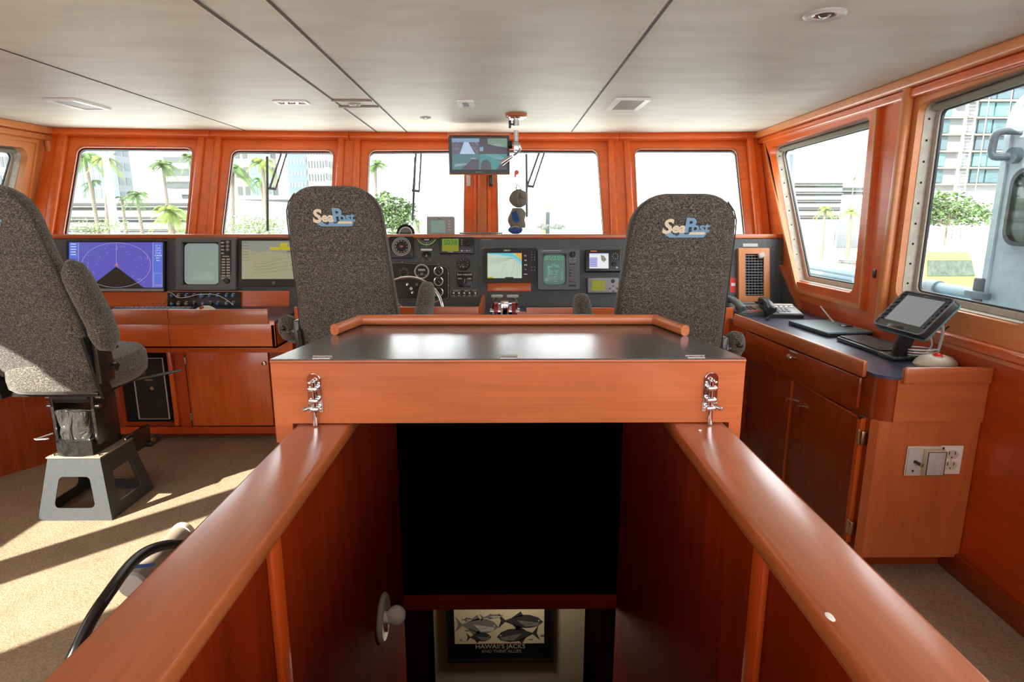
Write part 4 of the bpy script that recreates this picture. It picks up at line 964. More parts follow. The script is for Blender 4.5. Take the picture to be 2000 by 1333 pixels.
# throttle
tc = atY(986, 615, 3.50); t = thing('throttle_control', 'chrome twin lever engine control with red bands in the middle of the console', 'throttle', V((tc.x, 3.56, .845)))
MB('chrome').box(-.075, .075, -.07, .07, 0, .012, bev=.004).cyl((-.055, 0, .035), (.055, 0, .035), .052, n=28).box(-.026, .026, -.055, .055, .01, .095, bev=.008).build('control_head', t)
MB('red_glass').cyl((-.062, 0, .035), (-.040, 0, .035), .0555, n=28).cyl((.040, 0, .035), (.062, 0, .035), .0555, n=28).build('red_band', t)
for s in (-1, 1):
    lv = MB('chrome').tube([(s * .070, 0, .035), (s * .072, -.01, .08), (s * .052, -.02, .125)], .008, n=8, smooth=4).cyl((s * .065, 0, .035), (s * .088, 0, .035), .02, n=14).build('lever', t)
    MB('light_plastic').box(s * .046 - .034, s * .046 + .034, -.032, -.010, .122, .138, bev=.006).build('lever_grip', lv)
# vent grille in a light wooden frame at the right end
t, w, h = onpanel('air_vent', 'black louvred air vent in a light wooden frame at the right end of the console', 'air vent', 1440, 486, 1500, 590)
MB('tan_y').ring(rquad([(-w/2, -h/2), (w/2, -h/2), (w/2, h/2), (-w/2, h/2)], .004), rquad([(-w/2+.045, -h/2+.04), (w/2-.04, -h/2+.04), (w/2-.04, h/2-.04), (-w/2+.045, h/2-.04)], .003), 0, .028).build('vent_frame', t)
MB('dark_hole').box(-w/2+.04, w/2-.035, -h/2+.035, h/2-.035, 0, .004).build('vent_back', t)
mb = MB('mid_plastic'); nr = 15; hh = h - .08
for i in range(nr): y = -h/2 + .04 + hh * (i + .5) / nr; mb.box(-w/2+.045, w/2-.04, y - .0017, y + .0017, .010, .018)
for i in range(6): x = -w/2 + .045 + (w - .085) * (i + .5) / 6; mb.box(x - .0012, x + .0012, -h/2+.04, h/2-.04, .004, .012, 'grey_plastic')
mb.build('louvres', t)
MB('light_plastic').box(-.022, .022, -.018, .018, .02, .045, bev=.008, M=T(w*.22, h*.36, 0) @ RZ(15)).build('clip', t, label='pale plastic clip on the louvres')
t, w, h = onpanel('label_strip', 'pale blank label above the wooden framed air vent', 'label', 1451, 476, 1480, 482); MB('light_plastic').box(-w/2, w/2, -h/2, h/2, 0, .0015).build('strip', t)
t, w, h = onpanel('red_tag', 'small red and white sticker left of the framed air vent', 'sticker', 1426, 543, 1437, 572); MB('red').box(-w/2, w/2, -h/2, h/2, 0, .002).box(-w*.3, w*.4, -h*.05, h*.15, .002, .0026, 'white').build('sticker', t)

# ---------------------------------------------------------------- on the dash top
zD = lipz + .014
c = atY(792, 455, 4.33); t = thing('dash_compass', 'round black rimmed compass standing on the dash, cut by the wooden lip', 'compass', V((c.x, 4.34, zD)))
Mc = T(0, 0, .015) @ RX(78)
MB('black', Mc).lathe([(.052, -.03), (.063, -.02), (.065, .010), (.055, .016), (.050, .010), (.05, -.03)], n=32, cap=False).build('rim', t)
MB('ink_grey', Mc).lathe([(.05, -.01), (.05, .0), (.03, .014), (.001, .018)], n=28).ring(circ(0, 0, .046, 28), circ(0, 0, .040, 28), .0, .008, 'white').box(-.04, .04, -.006, .004, .006, .019, 'dark_plastic').build('face', t); MB('black').box(-.05, .05, -.03, .03, -.006, .006).build('foot', t)
c = atY(861, 455, 4.33); d = atY(888, 455, 4.33); hw = d.x - c.x; zt_ = atY(861, 423, 4.33).z - zD
t = thing('dash_display', 'small grey display unit with a dim green screen standing on the dash', 'display', V((c.x, 4.33, zD))); Mc = RX(84)
MB('mid_plastic', Mc).ring(rquad([(-hw, 0), (hw, 0), (hw, zt_), (-hw, zt_)], .008), rquad([(-hw*.7, .02), (hw*.32, .02), (hw*.32, zt_*.80), (-hw*.7, zt_*.80)], .004), -.04, .010).box(-hw*.9, hw*.9, .01, zt_*.9, -.04, -.004, 'grey_plastic').build('housing', t)
MB('scr_palegreen', Mc).box(-hw*.7, hw*.32, .02, zt_*.80, -.004, .004).build('screen', t)
mb = MB('light_plastic', Mc)
for i in range(4): btn(mb, hw*.62, zt_*(.30 + .15*i), .018, .009, .010, d=.004)
mb.box(-hw*.2, hw*.1, zt_*.86, zt_*.89, .010, .0106, 'dark_plastic'); mb.build('keys', t)
a, b = atY(897, 450, 4.36), atY(982, 450, 4.36)
MB('grey_plastic').box(a.x, b.x, 4.34, 4.40, zD - .003, zD + .022, bev=.005).build('dash_bar', label='long low dark grey bar on the dash at the foot of the middle window post', cat='bar')
# ================================================================ HELM CHAIRS
def sup(hw, ht, n=28, e=3.2):
    o = []
    for i in range(n):
        a = 2 * math.pi * i / n; c, s = math.cos(a), math.sin(a)
        o.append((hw * math.copysign(abs(c) ** (2 / e), c), ht * math.copysign(abs(s) ** (2 / e), s)))
    return o
SZ = .64                                            # height of the seat cushion's underside
ZT = 1.565
def back_y(z): return -.16 - .25 * (z - .74) / (ZT - .74)      # surface of the back leans aft
def make_chair(lab, M):
    t = thing('helm_chair', lab, 'chair', M, 'padded helm chairs')
    # backrest: rounded, tapering slab
    lo = []; zbm = .72; rc = .125
    zs = [zbm, zbm + .01, zbm + .04] + [zbm + .04 + (ZT - rc - zbm - .04) * i / 9 for i in range(1, 10)] + [ZT - rc + rc * math.sin(rad(a)) for a in (15, 30, 45, 60, 72, 82, 88)]
    for z in zs:
        hw = .258 - .062 * ((z - zbm) / (ZT - zbm)) ** .8
        f = 1.0
        if z > ZT - rc: q = (z - (ZT - rc)) / rc; hw = hw - rc * (1 - math.sqrt(max(0, 1 - q * q))); 
        th = .055
        if z > ZT - .05: th = .055 * math.sqrt(max(.05, 1 - ((z - ZT + .05) / .05) ** 2))
        if z < zbm + .03: th = .055 * (.6 + .4 * (z - zbm) / .03)
        lo.append([(x, back_y(z) + y, z) for x, y in sup(max(hw, .02), th, e=3.8)])
    bk = MB('fabric').loft(lo).build('backrest', t)
    mb = MB('seam')
    for s in (-1, 1):
        P_ = []
        for z in [zbm + .03 + (ZT - .03 - zbm - .03) * i / 22 for i in range(23)]:
            hw = .258 - .062 * ((z - zbm) / (ZT - zbm)) ** .8
            if z > ZT - rc: q = (z - (ZT - rc)) / rc; hw -= rc * (1 - math.sqrt(max(0, 1 - q * q)))
            P_.append((s * (hw * .985), back_y(z) - .036, z))
        mb.tube(P_, .0028, n=6)
    mb.box(-.222, .222, -.002, .002, -.0015, .0015, M=T(0, back_y(1.29) - .0545, 1.29)); mb.build('seams', bk)
    # embroidery on the back
    Ml = frame((0, back_y(1.435) - .0565, 1.435), (1, 0, 0), (0, -.25 / (ZT - .74), 1))
    mb = MB('blue_thread', Ml)
    wave = [(-.075, -.012), (-.070, -.028), (-.055, -.038), (.075, -.038), (.084, -.026), (.082, -.006), (.03, -.010), (.02, -.022), (.005, -.026), (-.012, -.014), (-.022, -.024), (-.04, -.026), (-.055, -.012)]
    mb.prism(wave, 0, .0012); mb.box(.018, .078, -.026, -.016, .0012, .002, 'cream_thread')
    mb.prism(circ(.012, -.012, .012, 16), .0012, .002, 'navy_thread'); mb.prism(circ(-.028, -.022, .009, 16), .0012, .002, 'navy_thread')
    mb.text('S', .078, 'cream_thread', x=-.068, y=.004, z=.002, ext=.0008, bold=.0028, shear=.15)
    mb.text('ea', .056, 'cream_thread', x=-.024, y=.0, z=.002, ext=.0008, bold=.0022, shear=.1)
    mb.text('P', .080, 'blue_thread', x=.018, y=.008, z=.002, ext=.0008, bold=.0028); mb.text('ost', .054, 'blue_thread', x=.058, y=.002, z=.002, ext=.0008, bold=.0016)
    mb.build('maker_logo', bk)
    # seat
    lo = []
    for z, f in ((SZ, .90), (SZ + .02, .98), (SZ + .06, 1), (SZ + .11, .99), (SZ + .135, .93), (SZ + .145, .80)):
        lo.append([(x * f, .015 + y * f, z + .02 * (y / .26) ** 2 * (1 if y > 0 else .3)) for x, y in sup(.245, .26, 36, 3.4)])
    MB('fabric').loft(lo).build('seat', t)
    MB('black_metal').box(-.20, .20, -.18, .20, SZ - .018, SZ + .004, bev=.004).build('seat_plate', t)
    for s in (-1, 1):
        h = MB('black_metal').box(s * .255 - .012, s * .255 + .012, -.24, -.14, .70, .96, bev=.006).cyl((s * .24, -.18, .90), (s * .30, -.18, .90), .024, n=16).cyl((s * .24, -.15, .76), (s * .285, -.15, .76), .018, n=16)
        for a, b in ((-.19, .93), (-.17, .86)): h.ball((s * .272, a, b), .008, 'brass')
        h.build('arm_bracket', t)
    for s0 in (-.24, .225): MB('black_metal').prism([(-.20, SZ - .02), (-.23, .72), (-.28, .92), (-.22, .92), (-.18, .74), (-.12, SZ - .02)], s0, s0 + .015, M=frame((0, 0, 0), (0, 1, 0), (0, 0, 1))).build('back_hinge', t)
    # pedestal: folded steel base with cut-out sides
    zt, zb2, rt, rb = .30, 0, .125, .178
    mb = MB('grey_metal')
    for q in range(4):
        M4 = RZ(90 * q)
        sl = math.atan2(rb - rt, zt); Mf = M4 @ frame((0, -rb, 0), (1, 0, 0), (0, rb - rt, zt)); H_ = math.hypot(zt, rb - rt)
        outer = [(-rb, 0), (rb, 0), (rt, H_), (-rt, H_)]; inner = [(-rb * .56, H_ * .20), (rb * .56, H_ * .20), (rt * .58, H_ * .70), (-rt * .58, H_ * .70)]
        mb.ring(rquad(outer, .002, 4), rquad(inner, .022, 4), -.004, 0, M=Mf)
    mb.build('pedestal_base', t)
    MB('grey_metal').box(-rt - .006, rt + .006, -rt - .006, rt + .006, zt - .002, zt + .006, 'tan_plastic', bev=.003).build('mounting_plate', t)
    mb = MB('brass')
    for a in (-1, 1):
        for b in (-1, 1): mb.lathe([(.010, 0), (.008, .008), (.001, .009)], n=8, M=T(a * .108, b * .108, zt + .006))
    mb.build('bolts', t)
    oct_ = [(.085, -.11), (.085, .11), (.04, .125), (-.04, .125), (-.085, .11), (-.085, -.11), (-.04, -.125), (.04, -.125)]
    MB('black_metal').prism(oct_, zt + .006, zt + .085).build('swivel_collar', t)
    # suspension with a crinkled vinyl cover
    lo = []
    for i, z in enumerate([zt + .085, zt + .11, zt + .14, zt + .17, zt + .20, zt + .225]):
        f = (1.0, 1.04, .98, 1.03, 1.06, 1.10)[i]; lo.append([(x * f, y * f, z) for x, y in sup(.082, .10, 24, 5)])
    MB('crinkled_vinyl').loft(lo).build('suspension_cover', t)
    mb = MB('black_metal')
    for s in (-1, 1):
        mb.box(s * .096 - .008, s * .096 + .008, -.085, .085, zt + .05, SZ - .018, bev=.003)
        mb.cyl((s * .09, -.07, zt + .245), (s * .125, -.07, zt + .245), .010, n=10, mat='steel'); mb.cyl((s * .09, -.06, zt + .285), (s * .135, -.06, zt + .285), .008, n=10, mat='steel')
    mb.box(-.09, .09, -.08, .08, zt + .262, SZ - .018, 'black_matte', bev=.004); mb.box(-.085, .085, -.095, -.08, SZ - .055, SZ - .03, 'grey_metal', bev=.003)
    mb.build('suspension', t)
    MB('steel').tube([(-.09, -.11, zt + .12), (-.15, -.15, zt + .105), (-.09, -.14, zt + .105)], .004, n=6).build('height_lever', t)
    MB('black_metal').tube([(.10, .10, SZ - .03), (.20, .22, SZ - .03), (.33, .30, SZ - .015)], .008, n=8, smooth=4).build('tilt_lever', t)
    MB('black_metal').box(-.14, .14, .26, .40, .20, .225, bev=.006).box(-.12, -.10, .10, .30, .21, .32, bev=.003).box(.10, .12, .10, .30, .21, .32, bev=.003).cyl((.145, .27, .24), (.155, .27, .24), .013, mat='brass').build('footrest', t)
    return t
def arm(t, s, tilt, ln=.33, py=-.17, k=1.0):
    """padded armrest pivoting by the back; tilt 90 = folded up along the back"""
    M = T(s * .325, py, .91) @ RX(tilt)
    lo = []
    for i in range(13):
        f = i / 12; y = -.05 + (ln + .05) * f; e = 1 - (abs(2 * f - 1)) ** 6; e = max(e, .05) ** .5
        lo.append([(x, y, z + (.012 if f < .3 else 0)) for x, z in sup(.043 * e, (.058 - .012 * f) * e * k, 18, 2.6)])
    a = MB('fabric', M).loft(lo).build('armrest', t)
    MB('black_metal', M).box(-s * .05 - .012, -s * .05 + .012, -.035, .035, -.03, .03, bev=.006).ball((0, -.052, -.01), .012).build('arm_pivot', a)
    return a
ch = make_chair('grey helm chair left of the chart table, in front of the engine panel', T(-.735, 3.04, 0))
c2 = copy_tree(ch, label='grey helm chair right of the chart table, nearer the viewer, beside the side cabinet', M=T(.672, 2.74, 0) @ Matrix.Diagonal((1, 1, .974, 1)))
c3 = copy_tree(ch, label='grey helm chair at the far left, turned sideways, its steel pedestal in view', M=T(-2.085, 2.87, 0))
arm(ch, 1, 34, k=1.1); arm(ch, -1, -22, .20)
arm(c2, -1, 36, k=1.1); arm(c2, 1, -25, .20)
arm(c3, 1, 117, .40, -.235, 1.25); arm(c3, -1, 117, .40, -.235, 1.25)
# ================================================================ SIDE CABINET (starboard)
CTZ = .845
A = atZ(1462, 622, .885); B = atZ(1697, 707, .885)
ya, yn = 4.10, 2.20
def lx(y): return B.x + (A.x - B.x) * (y - B.y) / (A.y - B.y)
def wx(y): return 1.938 - .039 * (4.90 - y) - .002
C0 = V((1.63, 3.0, 0)); W = WB(C0)
cab = thing('side_cabinet', 'low cherry wood cabinet with one drawer and two doors along the right wall', 'cabinet', C0)
fx = 1.425
def rc(x0, x1, y0, y1, r=.07, ins=0):       # plan of the top with its rounded near corner
    return [(x1(y0), y0), (x1(y1), y1), (x0(y1), y1)] + [(x0(y0) + r - r * math.cos(rad(a)), y0 + r - r * math.sin(rad(a))) for a in (0, 18, 36, 54, 72, 90)]
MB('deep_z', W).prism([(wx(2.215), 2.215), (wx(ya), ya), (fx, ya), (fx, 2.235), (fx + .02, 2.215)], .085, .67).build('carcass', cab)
MB('front_z', W).prism([(wx(2.205), 2.205), (wx(2.215), 2.2165), (fx + .025, 2.2165), (fx - .002, 2.235), (fx - .008, 2.230), (fx + .012, 2.205)], .085, .665).build('end_panel', cab)
MB('deep_x', W).box(fx + .05, 1.82, 2.29, 3.9, 0, .085).build('toe_kick', cab)
MB('deep_y', W).prism(rc(lx, wx, yn, ya, .07), .665, CTZ - .012).build('apron', cab)
MB('front_x', W).prism([(lx(yn) + .065, yn - .004), (wx(yn), yn - .004), (wx(yn), yn), (lx(yn) + .065, yn)] , .665, CTZ - .012).build('end_apron', cab)
MB('deep_y', W).box(lx(3.2) - .004, lx(2.3) - .014, 2.36, 3.22, .700, .80, M=None).build('drawer_backing', cab) if 0 else None
dn = (V((A.x, A.y)) - V((B.x, B.y))).normalized()
MD = frame((B.x - .0, B.y, 0), (-dn.x, -dn.y, 0), (0, 0, 1))      # x runs from the far end towards the viewer, z towards the helm
dw = MB('deep_x', W @ MD).box(-1.00, -.02, .688, .815, 0, .014, bev=.004).build('drawer', cab)
kc = onpl(1549, 698, MD @ V((0, 0, .014)), MD.col[2].to_3d()); kl = lxy(MD, kc)
MB('nickel', W @ MD @ T(kl[0], kl[1], .012)).lathe([(.006, 0), (.007, .014), (.017, .020), (.016, .028), (.001, .032)], n=18).build('knob', dw)
MB('light_plastic', W @ MD).box(kl[0] - .03, kl[0] + .03, .806, .812, .014, .016).build('catch', dw)
# doors
def dq(*ps): return [atX(x, y, fx) for x, y in ps]
d1 = dq((1472, 716), (1552, 762), (1533, 931), (1455, 866)); d2 = dq((1560, 768), (1691, 832), (1661, 1044), (1540, 936))
for k_, (d, kp, hs) in enumerate(((d1, (1542, 780), 0), (d2, (1565, 793), 1))):
    ys = ((d[0].y + d[3].y) / 2, (d[1].y + d[2].y) / 2); z1 = .655; z0 = .115
    if k_ == 0: ys = (ys[0], (dq((1556, 765))[0].y + dq((1536, 934))[0].y) / 2 + .006)
    else: ys = ((dq((1556, 765))[0].y + dq((1536, 934))[0].y) / 2 - .006, ys[1])
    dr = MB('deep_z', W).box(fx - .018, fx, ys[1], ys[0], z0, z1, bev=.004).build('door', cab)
    ed = MB('cherry_z', W).box(fx - .0195, fx, ys[1] - .002, ys[1] + .010 + .012 * hs, z0, z1).box(fx - .0195, fx - .016, ys[1], ys[0], z0, z0 + .006).box(fx - .0195, fx - .016, ys[1], ys[0], z1 - .006, z1)
    ed.build('door_edge', dr)
    kc = atX(*kp, fx - .018)
    MB('nickel', W @ T(fx - .018, kc.y, kc.z) @ RY(-90)).lathe([(.006, 0), (.007, .008), (.014, .011), (.014, .016), (.001, .019)], n=18).build('knob', dr)
    if hs:
        for zz in (z0 + .075, z1 - .075): MB('brass', W).box(fx - .024, fx - .004, ys[1] - .028, ys[1] + .004, zz - .028, zz + .028, bev=.002).cyl((fx - .024, ys[1] - .006, zz - .026), (fx - .024, ys[1] - .006, zz + .026), .005, n=10).build('hinge', dr)
# fiddle rails
MB('front_x', W @ MD).box(-1.15, .0, .822, .886, 0.002, .020, 'rail_x', bev=.006).box(-1.15, -.0, .880, .887, .004, .018, 'tan_x', bev=.003).build('fiddle', cab)
fe = atY(1771, 718, yn - .02); 
MB('front_x', W).box(fe.x, wx(yn) - .004, yn - .022, yn - .004, .822, .886, bev=.006).box(fe.x - .004, fe.x, yn - .022, yn - .004, .822, .880, 'rail_z', bev=.002).build('fiddle', cab)
T0 = V((1.63, 3.0, CTZ - .012)); t = thing('countertop', 'dark blue black laminate top of the right side cabinet', 'countertop', T0)
MB('counter_laminate', WB(T0)).prism(rc(lambda y: lx(y) - .002, wx, yn - .003, 4.12, .07), CTZ - .012, CTZ).build('laminate', t)
# outlets on the end panel
def onend(px, py): return atY(px, py, 2.205)
def outlet(name, lab, cat, x0, y0, x1, y1, mat='ivory', z=.004):
    a, b = onend(x0, y0), onend(x1, y1); w, h = b.x - a.x, a.z - b.z
    t = thing(name, lab, cat, frame(((a.x + b.x) / 2, 2.204, (a.z + b.z) / 2), (1, 0, 0), (0, 0, 1))); MB(mat).box(-w/2, w/2, -h/2, h/2, 0, .008, bev=.003).build('cover_plate', t); return t, w, h
t, w, h = outlet('switch_plate', 'ivory plate with a black toggle and a raised dimmer on the cabinet end', 'switch', 1771, 871, 1835, 928, 'cream_plastic')
MB('light_plastic').box(-w*.48, -w*.12, -h*.46, h*.46, .008, .011, bev=.002).build('plate_face', t)
MB('dark_plastic').cyl((-w*.28, 0, .01), (-w*.22, -.004, .034), .006, n=12).cyl((-w*.22, -.004, .034), (-w*.20, -.005, .040), .007, mat='steel', n=12).lathe([(.005, .011), (.001, .012)], n=10, M=T(-w*.3, -h*.32, 0)).build('toggle', t)
MB('light_plastic').box(-w*.08, w*.44, -h*.42, h*.42, .008, .035, 'cream_plastic', bev=.003).box(-w*.05, w*.16, -h*.38, h*.38, .034, .0365, bev=.001).box(w*.18, w*.40, -h*.38, h*.38, .034, .0365, bev=.001).ring(rquad([(-w*.07, -h*.40), (w*.42, -h*.40), (w*.42, h*.40), (-w*.07, h*.40)], .001), rquad([(-w*.05, -h*.38), (w*.40, -h*.38), (w*.40, h*.38), (-w*.05, h*.38)], .001), .034, .0362, 'dark_plastic').build('dimmer', t)
t, w, h = outlet('power_outlet', 'white double power outlet at the right of the cabinet end', 'outlet', 1837, 870, 1871, 925, 'ivory')
mb = MB('cream_plastic')
for s in (-1, 1):
    mb.prism(circ(0, s * h * .19, w * .30, 24, h * .16), .008, .0095)
    for dx in (-.012, .012): mb.box(dx - .0016, dx + .0016, s * h * .19, s * h * .19 + .014, .0095, .010, 'dark_hole')
    mb.prism(circ(0, s * h * .19 - .010, .003, 8), .0095, .010, 'dark_hole')
mb.lathe([(.003, .008), (.001, .010)], n=8, mat='steel'); mb.build('sockets', t)

# ---------------------------------------------------------------- on the counter
def q4(ps, z): return [atZ(x, y, z) for x, y in ps]
P4 = q4([(1552, 629), (1621, 652), (1693, 650), (1624, 626)], CTZ + .02)     # left, near, right, far
o = (P4[0] + P4[2]) / 2; u = (P4[1] - P4[0]); uu = u.normalized(); lw = .36; ld = .25
M = frame((1.655, o.y + .02, CTZ), (0, -1, 0), (1, 0, 0)) ; M = frame((o.x + .01, o.y + .02, CTZ), (-.08, -1, 0), (1, -.08, 0))
M = frame((o.x + .01, o.y + .02, CTZ), (.10, -1, 0), (1, .10, 0))
t = thing('laptop', 'closed teal grey laptop lying on the right countertop', 'laptop', M)
MB('dark_plastic').prism(rrect(-lw/2, lw/2, -ld/2, ld/2, .012), .003, .013).build('laptop_base', t)
MB('teal_lid').prism(rrect(-lw/2, lw/2, -ld/2, ld/2, .012), .015, .023).build('lid', t)
MB('black').box(-lw*.4, lw*.4, ld/2 - .012, ld/2 - .002, .010, .018).cyl((-lw*.4, -ld*.4, 0), (-lw*.4, -ld*.4, .004), .008).cyl((lw*.4, -ld*.4, 0), (lw*.4, -ld*.4, .004), .008).build('hinge_bar', t)
K4 = q4([(1646, 664), (1730, 692), (1775, 679), (1694, 655)], CTZ + .02); o = sum(K4, V()) / 4; u = K4[1] - K4[0]
keyboard(frame((o.x - .01, o.y, CTZ + .004), (.03, -1, 0), (1, .03, 0)) @ RX(2), 'black compact keyboard on the right countertop in front of the tilted display', w=.34, d=.15, rows=6, cols=15, body='black', keym='black')
# tilted marine display
BL = atY(1704, 632, 2.60); Mt = frame(BL, (.07, -1, 0), (.128, .009, .14))
foot = V((BL.x + .065, BL.y - .11, CTZ))
t = thing('tilted_display', 'rugged dark tablet display with buttons down both sides, tilted on a black stand', 'monitor', foot); Wt = WB(foot) @ Mt
tw, tht = .285, .195
MB('dark_plastic', Wt).prism(rrect(0, tw, 0, tht, .02), -.035, 0).box(.03, tw - .03, .02, tht - .02, -.055, -.034, bev=.01).ring(rrect(0, tw, 0, tht, .02), rrect(.005, tw - .005, .005, tht - .005, .018), 0, .004, 'grey_plastic').build('housing', t)
MB('teal_lid', Wt).ring(rrect(-.002, tw + .002, -.002, tht + .002, .02), rrect(.004, tw - .004, .004, tht - .004, .018), -.036, -.028).build('back_edge', t)
MB('scr_tablet', Wt).box(.040, tw - .040, .038, tht - .022, 0, .002).build('screen', t)
for i in range(7):
    for x in (.016, tw - .016): MB('black', Wt).box(x - .008, x + .008, .035 + i * .023, .046 + i * .023, 0, .006, bev=.003).build('side_button', t)
MB('black', Wt).box(.09, .17, .004, .020, 0, .006, bev=.004).build('latch', t)
MB('grey_plastic', Wt).box(.12, .16, tht - .014, tht - .009, 0, .001).build('badge', t)
Wf = WB(foot)
mb = MB('black', Wf); cB = Mt @ V((tw * .5, .05, -.045))
mb.box(foot.x - .06, foot.x + .06, foot.y - .05, foot.y + .06, CTZ, CTZ + .022, bev=.008).tube([(foot.x, foot.y, CTZ + .02), (foot.x, foot.y - .01, CTZ + .06), tuple(cB)], .032, n=12, smooth=4)
mb.ball(tuple(cB), .035).build('stand', t)
# trackball with cord
c = atZ(1843, 714, CTZ); c = V((min(c.x, 1.745), c.y + .0, CTZ)); t = thing('trackball', 'cream trackball with a big red ball on the near corner of the right countertop', 'mouse', c)
MB('cream_plastic').loft([[(math.cos(a) * .085 * f, math.sin(a) * .06 * f, z) for a in [2 * math.pi * i / 28 for i in range(28)]] for f, z in ((.96, 0), (1, .008), (.93, .020), (.72, .036), (.4, .044), (.05, .046))]).build('body', t)
MB('red').ball((-.004, -.012, .036), .021).build('ball', t); MB('light_plastic').lathe([(.026, .036), (.024, .044), (.021, .042)], n=24, cap=False, M=T(-.004, -.012, 0)).build('ball_ring', t)
cp = lambda px, py, y: atY(px, py, y)
def cord(pts, r, mat, lab, s=6): MB(mat).tube(pts, r, n=6, smooth=s).build('cord', label=lab, cat='cord')
g = CTZ + .005
cord([(1.80, 2.47, g), (1.795, 2.44, g + .03), (1.79, 2.42, g + .12), (1.775, 2.41, g + .16)], .006, 'light_plastic', 'short stiff pale cable end standing upright behind the cream trackball')
pts = []
for i in range(40): a = i * .62; pts.append((1.745 + (.05 + .0006 * i) * math.cos(a), 2.47 + (.035 + .0004 * i) * math.sin(a), g + .002 + .0012 * i))
cord(pts, .0030, 'light_plastic', 'coiled white cord lying behind the cream trackball', 3)
cord([cp(1835, 668, 2.45), cp(1850, 640, 2.46), cp(1880, 640, 2.46) , cp(1897, 672, 2.42), cp(1893, 700, 2.40)], .0030, 'black', 'thin black cable looping up the wall behind the trackball')
cord([cp(1800, 650, 2.50), cp(1815, 655, 2.49), cp(1820, 675, 2.48), cp(1808, 692, 2.47)], .0035, 'light_plastic', 'white cord hanging behind the tilted display')
cord([(1.80, 3.42, .93), (1.80, 3.30, .88), (1.80, 3.2, g), (1.80, 3.05, g)], .004, 'light_plastic', 'white cable running down the right wall behind the phone')
cord([(1.80, 3.05, g), (1.79, 2.95, g), (1.80, 2.80, g), (1.795, 2.70, g)], .003, 'light_plastic', 'white cable on the countertop between laptop and wall')
MB('black').box(-.03, .03, -.02, .02, 0, .03, bev=.008).build('power_adapter', label='small black plug adapter at the wall behind the laptop', cat='adapter').location = (1.79, 3.12, CTZ)
# phones
def phone(M, lab, body, face, hand, bright=False, hx=-.078):
    t = thing('telephone', lab, 'telephone', M)
    prof = [(-.10, 0), (.10, 0), (.10, .055), (-.10, .022)]
    Mx = frame((0, 0, 0), (0, 1, 0), (0, 0, 1))
    MB(body).prism(prof, -.10, .10, M=Mx).build('base', t)
    Mf = T(0, 0, .0385) @ RX(math.degrees(math.atan(.033 / .2)))
    mb = MB(face, Mf).box(-.035, .095, -.09, .09, 0, .004, bev=.001)
    for i in range(4):
        for j in range(3): mb.box(-.02 + j * .025 - .009, -.02 + j * .025 + .009, -.055 + i * .018 - .006, -.055 + i * .018 + .006, .004, .009, 'dark_plastic' if not bright else 'mid_plastic', bev=.002)
    mb.box(-.028, .090, .05, .082, .004, .010, 'light_plastic' if bright else 'grey_plastic')
    if bright:
        for i in range(4): mb.box(-.028 + i * .03, -.010 + i * .03, .022, .044, .004, .008, 'ivory')
    else: mb.box(-.01, .05, -.085, -.078, .004, .006, 'red')
    mb.build('keypad', t)
    MB(hand, Mf).loft([[(hx + x, y, z) for x, z in sup(.024 * f, .017 * g_ + .003, 14)] and [(hx + x, y, z + .022 + zz) for x, z in sup(.026 * f, .018 * g_ + .003, 14)] for y, f, g_, zz in ((-.108, .6, .5, .008), (-.10, 1, 1, .006), (-.07, 1, 1.1, .006), (-.045, .8, .8, .020), (.045, .8, .8, .020), (.07, 1, 1.1, .006), (.10, 1, 1, .006), (.108, .6, .5, .008))]).build('handset', t)
    return t
p = atZ(1458, 618, CTZ); phone(T(p.x + .03, p.y + .10, CTZ) @ RZ(6), 'grey and brown desk telephone under the framed air vent, beside the right chair', 'phone_grey', 'phone_brown', 'phone_grey')
p = atZ(1518, 620, CTZ); phone(T(p.x + .045, p.y + .06, CTZ) @ RZ(-6), 'dark desk telephone with pale keys between the grey telephone and the right wall', 'dark_plastic', 'mid_plastic', 'dark_plastic', True, -.085)
pc = [p + V((-.07 + .004 * math.cos(i * 1.1) - .0012 * i * (1 if i < 40 else -1) + (0 if i < 40 else -.09), -.07 - .0012 * i, .02 - .0003 * i + .004 * math.sin(i * 1.1))) for i in range(50)]
cord(pc, .002, 'black', 'curly black handset cord in front of the dark telephone', 2)

# ================================================================ HANGING SCREEN AND POLE
yT = 4.36
a, b = atY(876, 267, yT), atY(995, 339, yT); c = V(((a.x + b.x) / 2, yT, b.z)); w, h = b.x - a.x, a.z - b.z
t = thing('hanging_screen', 'flat screen with a four part camera view hung above the middle window post', 'monitor', c)
M = frame((0, 0, h / 2), (1, 0, 0), (0, -.05, 1))
MB('front_x', M).box(-w/2 - .004, w/2 + .004, -h/2 - .010, h/2 + .028, -.05, -.030, bev=.004).box(-w/2 - .006, w/2 + .006, h/2 + .004, h/2 + .028, -.03, .0, bev=.006).build('backing_board', t)
MB('front_y', M).box(-.04, .04, -.02, .05, -.34, -.05).build('bracket', t)
MB('black', M).ring(rquad([(-w/2, -h/2), (w/2, -h/2), (w/2, h/2), (-w/2, h/2)], .004), rquad([(-w/2+.022, -h/2+.026), (w/2-.016, -h/2+.026), (w/2-.016, h/2-.012), (-w/2+.022, h/2-.012)], .002), -.03, .008).build('bezel', t)
MB('grey_plastic', M).box(-.025, .025, -h/2 + .005, -h/2 + .014, .008, .0095).build('badge', t)
x0, x1, y0, y1 = -w/2+.022, w/2-.016, -h/2+.026, h/2-.012; xm, ym = (x0 + x1) / 2, (y0 + y1) / 2 + .012
Q = lambda f, g_: (x0 + (x1 - x0) * f, y0 + (y1 - y0) * g_)
mb = MB('tv_dark', M).box(x0, x1, y0, y1, -.01, .003)
z = .003; e = .0004
